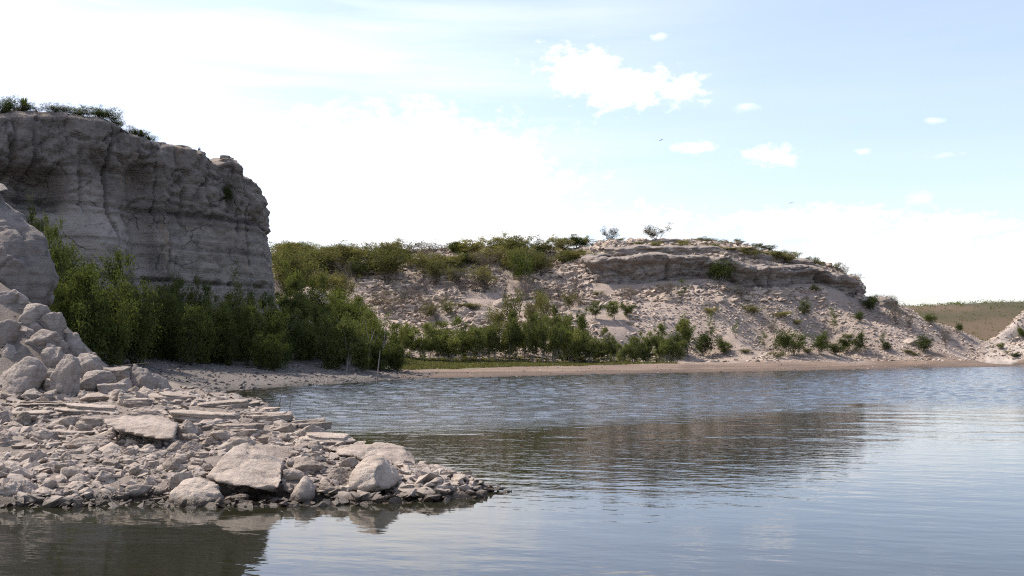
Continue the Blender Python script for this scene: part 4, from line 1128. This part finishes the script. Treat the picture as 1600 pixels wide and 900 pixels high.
# on the scree
G4 = 'small plants on the scree'
for kd, px, b, tp, w, lab in [
    ('bush', 1128, 443, 408, 44, 'big dark bush growing against the rock face'), ('dry', 1156, 468, 446, 32, 'dry brown bush below the big dark bush'), ('sapling', 1066, 472, 440, 34, 'sparse green bush under the rock face'),
    ('dry', 1045, 462, 440, 30, 'brown twiggy bush beside the sparse green bush'), ('bush', 1258, 496, 472, 20, 'dark upright bush on the open scree'), ('tuft', 1175, 490, 478, 26, 'spreading low tuft on the scree below the rock face'),
    ('tuft', 1220, 497, 487, 26, 'flat grey-green tuft left of the dark upright bush'), ('sapling', 1302, 522, 478, 30, 'airy green shrub on the scree right of the dark upright bush'), ('bush', 1342, 504, 486, 22, 'green bush near the right end of the scree'),
    ('dry', 1400, 508, 470, 34, 'brown open shrub on the right shoulder'), ('bush', 1360, 488, 462, 30, 'olive bush below the end of the rock face'), ('dry', 1422, 515, 485, 20, 'thin brown shrub right of the shoulder rocks'),
    ('bush', 1455, 508, 490, 22, 'dark bush where the hill drops to the valley'), ('willow', 960, 500, 466, 32, 'leafy shrub high on the scree over the shore thicket, right of its pair'), ('willow', 930, 498, 470, 28, 'leafy shrub high on the scree left of its pair'),
    ('willow', 980, 498, 470, 26, 'smaller leafy shrub at the right of the scree trio'), ('dry', 905, 478, 455, 30, 'grey-brown bush below the left end of the rock face'), ('tuft', 935, 463, 455, 14, 'bright green tuft at the foot of the rock face'),
    ('tuft', 1110, 490, 480, 20, 'green tuft left of the spreading low tuft'), ('tuft', 830, 495, 484, 26, 'green tuft in the white hillside blocks'), ('tuft', 775, 502, 492, 24, 'green tuft over the shore thicket by the bright block'),
    ('tuft', 1262, 552, 544, 14, 'tuft between dense shore bushes'), ('tuft', 1165, 552, 545, 16, 'low tuft right of the round dark bush'), ('dry', 1205, 520, 500, 22, 'thin dry bush in mid scree'),
    ('bush', 1272, 458, 445, 14, 'small green bush in the crack of the rock face'), ('tuft', 1190, 447, 436, 14, 'green tuft at the foot of the rock face middle'), ('tuft', 1245, 508, 500, 14, 'small tuft below the flat grey-green tuft'),
    ('tuft', 1325, 530, 522, 12, 'small tuft above the compact upright bush'), ('sapling', 1150, 530, 500, 24, 'thin shrub on the scree over the beach'), ('dry', 985, 470, 446, 24, 'dry bush on the long rounded slab')]:
    tag(plant_at(kd, px, b, tp, w), lab, 'bush', G4)
# hilltop and hillside brush
MIX = ('brush', 'brush', 'brush', 'brush', 'bush', 'dry')
G5 = 'brush of the hilltop'
row(MIX, 7, 425, 590, 112, 117, [(425, 378), (500, 382), (590, 385)], 46, 'dense olive bushes', 'on the hilltop right of the cliff', G5, vary=5)
row(MIX, 6, 590, 720, 113, 117, [(590, 378), (620, 376), (720, 380)], 42, 'olive bushes', 'on the skyline left of the hilltop middle', G5, vary=5)
row(MIX, 7, 715, 850, 113, 117, [(715, 378), (790, 372), (850, 376)], 42, 'olive bushes', 'on the skyline at the hilltop middle', G5, vary=5)
row(MIX, 6, 850, 965, 112, 116, [(850, 374), (900, 368), (965, 372)], 40, 'olive bushes', 'on the skyline left of the rock face', G5, vary=5)
row(MIX, 6, 440, 600, 103, 109, [(440, 398), (520, 402), (600, 400)], 52, 'olive bushes', 'on the upper slope right of the cliff', G5)
row(MIX, 5, 600, 720, 106, 110, [(600, 390), (660, 395), (720, 396)], 42, 'green bushes', 'on the upper slope above the bare hillside', G5)
row(MIX, 7, 715, 830, 107, 111, [(715, 396), (780, 392), (830, 394)], 40, 'green bushes', 'below the hilltop middle', G5)
row(MIX, 7, 825, 935, 106, 110, [(825, 392), (880, 388), (935, 392)], 36, 'green bushes', 'crowding the left end of the rock face', G5)
row(MIX, 4, 640, 830, 102, 105, [(640, 408), (740, 412), (830, 408)], 40, 'light green bushes', 'at the lower edge of the hilltop brush', G5)
row('brush', 6, 1075, 1215, 113, 117, [(1075, 369), (1150, 374), (1215, 386)], 26, 'low bushes', 'on the skyline over the rock face', G5, vary=3)
row('brush', 6, 1130, 1240, 109, 111, [(1130, 384), (1180, 386), (1240, 398)], 28, 'low olive bushes', 'on the ledges over the rock face', G5, vary=3)
row('tuft', 6, 1215, 1310, 111, 114, [(1215, 391), (1260, 400), (1310, 411)], 16, 'tufts', 'down the skyline over the rock face end', G5, vary=3)
row('dry', 4, 1310, 1345, 112, 114, [(1310, 410), (1345, 432)], 14, 'thin dry stalks', 'at the very end of the rock face', G5, vary=3)
row('dry', 4, 1365, 1400, 113, 115, [(1365, 458), (1400, 464)], 16, 'thin dry shrubs', 'on the skyline of the right shoulder', G5, vary=4)
row('tuft', 5, 985, 1120, 110, 112, [(985, 376), (1050, 378), (1120, 378)], 18, 'tufts', 'in the bedding right above the rock face', G5, vary=2)
row('brush', 8, 425, 560, 107, 111, [(425, 385), (500, 388), (560, 390)], 48, 'dense bushes', 'just under the hilltop beside the cliff', G5)
G6 = 'trees on the hill'
for kd, px, D, tp, w, lab in [('brush', 605, 104, 383, 62, 'dark spreading tree with a shaded trunk on the upper hill'), ('open_tree', 1026, 114, 352, 38, 'airy dark-branched round tree alone on the summit'), ('open_tree', 952, 113, 357, 26, 'dark upright tree on the skyline left of the summit'),
                              ('brush', 798, 112, 369, 42, 'round-crowned tree at the hilltop middle'), ('brush', 675, 106, 398, 60, 'wide light green tree over the bare hillside'), ('brush', 455, 100, 385, 70, 'broad dark tree beside the cliff corner'), ('brush', 548, 108, 383, 44, 'leafy tree left of the dark spreading tree')]:
    tag(plant_at(kd, px, None, tp, w, D, name='tree'), lab, 'tree', G6)
G7 = 'bare grey twig bushes on the hillside'
row('twiggy', 8, 640, 820, 99, 102, [(640, 428), (820, 425)], 32, 'bare grey twig bushes', 'in the hollow of the hillside', G7)
row('twiggy', 6, 800, 900, 98, 101, [(800, 438), (900, 440)], 30, 'bare grey twig bushes', 'left of the rock face foot', G7)
row('dry', 6, 590, 700, 96, 100, [(590, 452), (700, 460)], 26, 'dry grey bushes', 'over the left of the shore thicket', G7)
row('tuft', 9, 650, 900, 90, 98, [(650, 485), (760, 470), (900, 470)], 22, 'small green tufts', 'scattered in the hillside blocks', G7, vary=12)
row('twiggy', 5, 590, 700, 92, 95, [(590, 478), (700, 480)], 26, 'bare twig bushes', 'just above the left of the shore thicket', G7)

# cliff-top plants
def cliff_top(px, back=.7):
    j = int(np.argmin(np.abs(CC[:, 4] - px))); R = CV.shape[0]; r = R - 5
    p = CV[r, j]; return p


G8 = 'plants along the cliff top'
RIM = []
for k in range(29):
    px = 2 + 255 * (k + random.uniform(-.3, .3)) / 28; hpx = np.interp(px, [0, 50, 80, 110, 180, 215, 260], [22, 20, 13, 14, 19, 13, 9]) * random.uniform(.7, 1.25)
    j = int(np.argmin(np.abs(CC[:, 4] - px))); p = CV[104 + random.choice((0, 0, 1)), j]
    RIM.append(plant(random.choice(('rim', 'rim', 'rim', 'dry', 'twiggy')), 800 + F * p[0] / p[1], p[1], p[2] - .08, hpx / F * p[1], random.uniform(20, 36) / F * p[1]))
name_patch(RIM[:8], 'dark brushy shrubs', 'on the cliff top up to the yucca', G8, 'brush')
name_patch(RIM[8:17], 'low dark shrubs', 'on the cliff top after the yucca', G8, 'brush')
name_patch(RIM[17:], 'dark shrubs', 'on the cliff top beside the cacti', G8, 'brush')
for kd, px, z, h, w, lab in [('bush', 362, 11.2, 1.3, 1.0, 'dark bush rooted in the crack of the cliff corner'), ('bush', 118, 12.0, .0, 1.0, '')]:
    if not h: continue
    j = int(np.argmin(np.abs(CC[:, 4] - px))); i = int(np.argmin(np.abs(CV[:104, j, 2] - z))); p = CV[i, j]
    tag(plant(kd, 800 + F * p[0] / p[1], p[1] - .2, z - .3, h, w), lab, 'bush', G8)


def yucca(px, hpx):
    j = int(np.argmin(np.abs(CC[:, 4] - px))); p = CV[104 + 1, j]; h = hpx / F * p[1]
    r = np.random.default_rng(3); parts = []; n = 130
    for _ in range(n):
        a = r.uniform(0, 6.28); e = r.uniform(-.15, 1.5); L = h * .62 * r.uniform(.8, 1.05)
        d = np.array([math.cos(a) * math.cos(e), math.sin(a) * math.cos(e), math.sin(e)]); s_ = np.cross(d, (0, 0, 1.0)); s_ /= np.linalg.norm(s_) + 1e-6
        c = np.array([0, 0, h * .42]); w = .035
        parts.append((np.stack([c + d * .05 + s_ * w, c + d * L * .5 + s_ * w * .7 + (0, 0, .01), c + d * L, c + d * L * .5 - s_ * w * .7, c + d * .05 - s_ * w]), None))
    V = np.concatenate([q for q, _ in parts]); Fv = np.arange(len(V)).reshape(-1, 5)
    o = empty('yucca', p)
    link('trunk', mesh_np('trunk', *tube([(0, 0, -.1), (0, 0, h * .25), (0, 0, h * .5)], [.12, .14, .06], 7), M_BARK_D), o)
    link('foliage', mesh_np('foliage', V, Fv, M_LEAF_BUSH, False, np.tile(r.uniform(0, 1, (n, 1)), (1, 5)).reshape(-1, 1) * np.ones((1, 3))), o)
    tag(o, 'spiky round yucca standing up on the cliff top', 'yucca')


yucca(65, 25)


def cactus(px, hpx, lab, seed):
    j = int(np.argmin(np.abs(CC[:, 4] - px))); p = CV[104 + 1, j]; h = hpx / F * p[1]; r = np.random.default_rng(seed)
    bm = bmesh.new()

    def pad(c, a, tl, s):
        M = Matrix.Translation(c) @ Matrix.Rotation(a, 4, 'Z') @ Matrix.Rotation(tl, 4, 'Y') @ Matrix.Diagonal((s * .34, s * .12, s * .5, 1)) @ Matrix.Translation((0, 0, .9))
        bmesh.ops.create_uvsphere(bm, u_segments=10, v_segments=7, radius=1, matrix=M)
        return M @ Vector((0, 0, .92))
    for k in range(3):
        c = Vector((r.normal(0, .15), r.normal(0, .15), -.05)); a = r.uniform(0, 3.1); s = h * .38
        t1 = pad(c, a, r.uniform(-.5, .5), s)
        for q in range(2):
            t2 = pad(t1, a + r.uniform(-.5, .5), r.uniform(-.8, .8), s * .75)
            if q == 0: pad(t2, a, r.uniform(-.6, .6), s * .55)
    me = bpy.data.meshes.new('cactus'); bm.to_mesh(me); bm.free(); me.materials.append(M_CACT)
    for pl in me.polygons: pl.use_smooth = True
    o = link('cactus', me); o.location = p; tag(o, lab, 'cactus', 'prickly pears on the cliff top')


cactus(226, 17, 'prickly pear cactus beside the dark cliff-top bush', 1); cactus(240, 18, 'prickly pear cactus on the cliff top, middle of three together', 2)
cactus(253, 15, 'prickly pear cactus furthest along of the three together', 3); cactus(328, 11, 'small prickly pear alone near the cliff corner', 4)

# a loose cap stone at the cliff corner
p = CV[104 + 1, int(np.argmin(np.abs(CC[:, 4] - 372)))]
o = link('rock', unit_mesh('slab', 2, M_PILE)); o.scale = (.42, .35, .12); o.location = (p[0], p[1], p[2] + .1); tag(o, 'loose pale cap stone on the cliff corner', 'rock')


# dead wood and reeds
def stick(name, paths, rad, mat, lab, cat, group=None):
    parts = [tube(np.array(q, float), np.linspace(rad, rad * .35, len(q)), 5) for q in paths]
    V, Fq = join(parts); c = np.array(paths[0][0], float)
    o = link(name, mesh_np(name, V - c, Fq, mat, True)); o.location = c; tag(o, lab, cat, group)


stick('dead_branch', [[P(155, 573, 24.6), P(185, 572, 24.4), P(215, 569, 24.3), P(233, 567, 24.2)], [P(185, 572, 24.4), P(187, 586, 24.3), P(186, 597, 24.2)], [P(205, 570, 24.3), P(212, 590, 24.2), P(213, 606, 24.2)]], .022, M_BARK_D, 'bare dark branch lying across the pale blocks', 'branch')
for i, (a, b, lab) in enumerate([((402, 640), (404, 606), 'thin reed stalk left at the bay edge'), ((435, 641), (445, 598), 'tallest leaning reed stalk by the ledges'), ((453, 641), (455, 626), 'shortest reed stalk by the ledges')]):
    stick('reed_stalk', [[P(a[0], a[1] + 2, 22.5), P((a[0] + b[0]) / 2 - 1, (a[1] + b[1]) / 2, 22.5), P(b[0], b[1], 22.5)]], .012, M_TWIG, lab, 'reed', 'reed stalks')
stick('dead_stump', [[P(780, 600, 55), P(780, 595, 55), P(779, 589, 55)]], .07, M_BARK_D, 'short dark stump standing in the water off the beach', 'stump')
stick('dead_stake', [[P(588, 603, 52), P(590, 585, 52), P(594, 548, 52)]], .05, M_BARK, 'pale leaning dead stem at the gravel point', 'dead stem')
stick('driftwood', [[P(0, 622, 20.6), P(15, 618, 20.7), P(34, 612, 20.9)], [P(-5, 618, 20.7), P(20, 621, 20.5), P(38, 617, 20.5)]], .02, M_TWIG, 'bleached driftwood sticks below the block pile', 'driftwood')
for k, (px, D, hh, lab) in enumerate([(575, 62.5, 3.2, 'pale slanting dead stem left in the shrubs at the gravel point'), (579, 63, 2.8, 'pale upright dead stem at the gravel point shrubs'), (596, 63, 2.9, 'forked pale dead stem right of its neighbours')]):
    z = H(WX(px, D), D); x = WX(px, D)
    stick('dead_stake', [[(x, D, z - .1), (x + .1, D, z + hh * .5), (x + .05 + .25 * (k - 1), D, z + hh)], [(x + .1, D, z + hh * .5), (x + .45, D, z + hh * .8)]], .045, M_BARK, lab, 'dead stem', 'dead stems at the gravel point')


# short grass on the far shelf
def grass_cover():
    r = np.random.default_rng(9); n = 20000; px = r.uniform(612, 1062, n); t = r.uniform(8.5, 21, n)
    D = CH * F / (52 - 20 * (px - 620) / 980) + t; x = (px - 800) / F * D
    edge = fbm(np.c_[x * .4, D * .4, x * 0], 3, 91) * 2
    k = (t + edge > 10.0) & (t + edge < 21.5) & (px + edge * 15 < 1055); x, D = x[k], D[k]; z = np.array([H(a, b) for a, b in zip(x, D)]); n = len(x)
    a = r.uniform(0, 3.14, n); w = r.uniform(.06, .16, n); h = r.uniform(.05, .16, n); dx, dy = np.cos(a) * w, np.sin(a) * w
    V = np.stack([np.c_[x - dx, D - dy, z - .02], np.c_[x + dx, D + dy, z - .02], np.c_[x + r.normal(0, .1, n), D + r.normal(0, .1, n), z + h]], 1).reshape(-1, 3)
    o = link('grass', mesh_np('grass', V, np.arange(n * 3).reshape(-1, 3), M_GRASS, False, np.repeat(r.uniform(0, 1, n), 3)[:, None] * np.ones((1, 3))))
    tag(o, 'strip of short green grass along the far shore under the shrubs', 'grass', kind='stuff')


grass_cover()


# brush on the distant plain: a far mass
def far_brush():
    r = np.random.default_rng(19); Vs = []; n = 3000
    x = r.uniform(90, 330, n); y = r.uniform(250, 345, n)
    from_z = [FZ[int(np.clip((b - 240) / 280 * 59, 0, 59)), int(np.clip((a + 500) / 1400 * 239, 0, 239))] for a, b in zip(x, y)]
    for a, b, z in zip(x, y, from_z):
        m = 22; s = r.uniform(.35, .95); c = r.normal(0, 1, (m, 3)) * np.array([s, s, s * .45]) + (a, b, z + s * .5)
        d = r.normal(0, .35, (m, 3, 3)) * s * .6; Vs.append((c[:, None, :] + d).reshape(-1, 3))
    V = np.concatenate(Vs); k = len(V) // 3
    o = link('far_shrubbery', mesh_np('far_shrubbery', V, np.arange(len(V)).reshape(-1, 3), M_LEAF_THICK, False, np.repeat(r.uniform(0, 1, k), 3)[:, None] * np.ones((1, 3))))
    tag(o, 'low olive brush dotting the distant brown hill', 'brush', kind='stuff')


far_brush()


# two birds far up
def bird(px, py, D, lab, flap):
    bm = bmesh.new(); s = .75
    prof = [(-.45, .0, .03), (-.25, .02, .08), (0, .03, .11), (.2, .03, .09), (.36, .04, .06), (.46, .03, .01)]
    rings = []
    for yv, zv, rr in prof:
        rings.append([bm.verts.new((rr * math.cos(t), yv, zv + rr * .9 * math.sin(t))) for t in np.linspace(0, 2 * math.pi, 9)[:-1]])
    for a, b in zip(rings[:-1], rings[1:]):
        for i in range(8): bm.faces.new((a[i], a[(i + 1) % 8], b[(i + 1) % 8], b[i]))
    bm.faces.new(rings[0][::-1]); bm.faces.new(rings[-1])
    for sd in (-1, 1):
        w = [(.07, .16, .05), (.07, -.14, .05), (.45, -.14, .05 + flap), (.95, -.10, .02 + flap * .8), (.9, .06, .02 + flap * .8), (.45, .2, .05 + flap)]
        up = [bm.verts.new((sd * a, b, c + .015)) for a, b, c in w]; dn = [bm.verts.new((sd * a, b, c - .015)) for a, b, c in w]
        bm.faces.new(up if sd < 0 else up[::-1]); bm.faces.new(dn[::-1] if sd < 0 else dn)
        for i in range(6): bm.faces.new((up[i], up[(i + 1) % 6], dn[(i + 1) % 6], dn[i]))
    bmesh.ops.recalc_face_normals(bm, faces=bm.faces)
    me = bpy.data.meshes.new('bird'); bm.to_mesh(me); bm.free(); me.materials.append(M_BIRD)
    o = link('bird', me); o.location = P(px, py, D); o.scale = (s, s, s); o.rotation_euler = (0, .15, 2.4); tag(o, lab, 'bird', 'birds in flight')


bird(1033, 219, 260, 'tiny dark bird flying high under the big white cloud', .12); bird(1236, 317, 260, 'tiny dark bird gliding low in the blue sky', -.08)


# ------------------------------------------------------------------ sky, sun, camera
SUN_AZ, SUN_EL = -66.0, 52.0         # from straight ahead towards the left, and above the horizon
w = bpy.data.worlds.new('World'); SC.world = w; w.use_nodes = True
t = NT(w.node_tree); t.n.clear()
sky = t.new('ShaderNodeTexSky', sky_type='NISHITA'); sky.sun_disc = False
sky.sun_elevation = math.radians(SUN_EL); sky.sun_rotation = math.radians(SUN_AZ); sky.altitude = 400; sky.air_density = 1.0; sky.dust_density = 2.2; sky.ozone_density = 1.0
dirv = t.new('ShaderNodeTexCoord').outputs['Generated']
sp = t.new('ShaderNodeSeparateXYZ', {0: dirv})
az = t.m('ARCTAN2', sp.outputs[0], sp.outputs[1]); el = t.m('ARCSINE', sp.outputs[2])
cv = t.new('ShaderNodeCombineXYZ', {0: az, 1: t.m('MULTIPLY', el, 1.8), 2: 0.0}).outputs[0]
nA = t.noise(cv, 16, 6, .6); nB = t.noise(cv, 62, 5, .62)
nz_ = t.m('ADD', t.m('MULTIPLY', t.m('SUBTRACT', nA, .5), 1.5), t.m('MULTIPLY', t.m('SUBTRACT', nB, .5), 1.7))


def blob(px, py, rx, ry, soft, k, noise=1.25):
    a = math.atan((px - 800) / F); e = math.atan((HOR - py) / F * math.cos(a))
    u = t.m('DIVIDE', t.m('SUBTRACT', az, a), rx / F); v = t.m('DIVIDE', t.m('SUBTRACT', el, e), ry / F)
    d = t.m('SQRT', t.m('ADD', t.m('MULTIPLY', u, u), t.m('MULTIPLY', v, v)))
    d = t.m('ADD', d, t.m('MULTIPLY', nz_, noise))
    return t.new('ShaderNodeMapRange', {0: d, 1: 1 - soft, 2: 1 + soft * .4, 3: k, 4: 0.0}, interpolation_type='SMOOTHSTEP').outputs[0]


mask = None
for b in [(905, 108, 80, 38, .9, .95), (985, 138, 90, 34, .9, .95), (1060, 140, 52, 26, .9, .85), (1098, 121, 16, 9, 1.2, .6), (1205, 241, 50, 18, 1.0, .9), (1085, 230, 34, 10, 1.1, .75), (1165, 167, 24, 8, 1.2, .5), (1462, 188, 16, 6, 1.3, .5),
          (1348, 237, 17, 7, 1.2, .6), (1475, 243, 40, 8, 1.3, .35), (1028, 58, 16, 7, 1.2, .55),
          (620, 290, 300, 130, .9, 1.0, .7), (480, 240, 90, 50, .9, .8), (820, 235, 50, 40, 1.0, .6), (700, 370, 420, 60, 1.0, 1.0), (1240, 350, 160, 30, .9, .7), (1440, 372, 140, 40, 1.0, .6), (1300, 420, 420, 55, 1.2, .8), (900, 360, 120, 30, 1.0, .6), (1435, 310, 30, 12, 1.2, .4)]:
    m = blob(*b); mask = m if mask is None else t.m('MAXIMUM', mask, m)
# thin high veil in long streaks, thickest towards the sun
stre = t.noise(t.map(cv, (2.2, 13, 1)), 1.0, 5, .55)
veil = t.m('MULTIPLY', t.ramp(stre, [(.40, 0), (.68, 1)]), t.new('ShaderNodeMapRange', {0: az, 1: .25, 2: -.35, 3: .05, 4: .75}).outputs[0])
veil = t.m('MULTIPLY', veil, t.new('ShaderNodeMapRange', {0: el, 1: 1.2, 2: .5, 3: .3, 4: 1.0}).outputs[0])
mask = t.m('MAXIMUM', mask, t.m('ADD', t.m('MULTIPLY', veil, .75), .13))
up = t.new('ShaderNodeMapRange', {0: el, 1: -.02, 2: .0, 3: 0.0, 4: 1.0}).outputs[0]
mask = t.m('MULTIPLY', mask, up)
cloudc = t.new('ShaderNodeRGB'); cloudc.outputs[0].default_value = (5.9, 5.85, 5.95, 1)
mixc = t.mix(mask, t.mix(1.0, sky.outputs[0], (1.02, .97, 1.02), 'MULTIPLY'), cloudc.outputs[0])
bg = t.new('ShaderNodeBackground', {0: mixc, 1: .138}); ow = t.new('ShaderNodeOutputWorld'); t.l.new(bg.outputs[0], ow.inputs[0])

sl = bpy.data.lights.new('sun', 'SUN'); sl.energy = 3.8; sl.angle = math.radians(.8); sl.color = (1, .91, .80)
so = bpy.data.objects.new('sun', sl); COL.objects.link(so)
a, e = math.radians(SUN_AZ), math.radians(SUN_EL)
so.rotation_euler = Vector((-math.sin(a) * math.cos(e), -math.cos(a) * math.cos(e), -math.sin(e))).to_track_quat('-Z', 'Y').to_euler()
so.location = (-40, 20, 60)

cam = bpy.data.cameras.new('camera'); co = bpy.data.objects.new('camera', cam); COL.objects.link(co)
co.location = (0, 0, CH); co.rotation_euler = (math.pi / 2, 0, 0); cam.sensor_width = 36; cam.lens = 36 * F / 1600; cam.shift_y = (HOR - 450) / 1600
cam.clip_end = 9000; cam.clip_start = .1
SC.camera = co
SC.view_settings.view_transform = 'Standard'; SC.view_settings.look = 'None'; SC.view_settings.exposure = .86; SC.view_settings.gamma = 1
SC.cycles.max_bounces = 6; SC.cycles.diffuse_bounces = 3; SC.cycles.glossy_bounces = 3; SC.cycles.transmission_bounces = 3
SC.cycles.use_denoising = False; SC.cycles.filter_width = 1.2
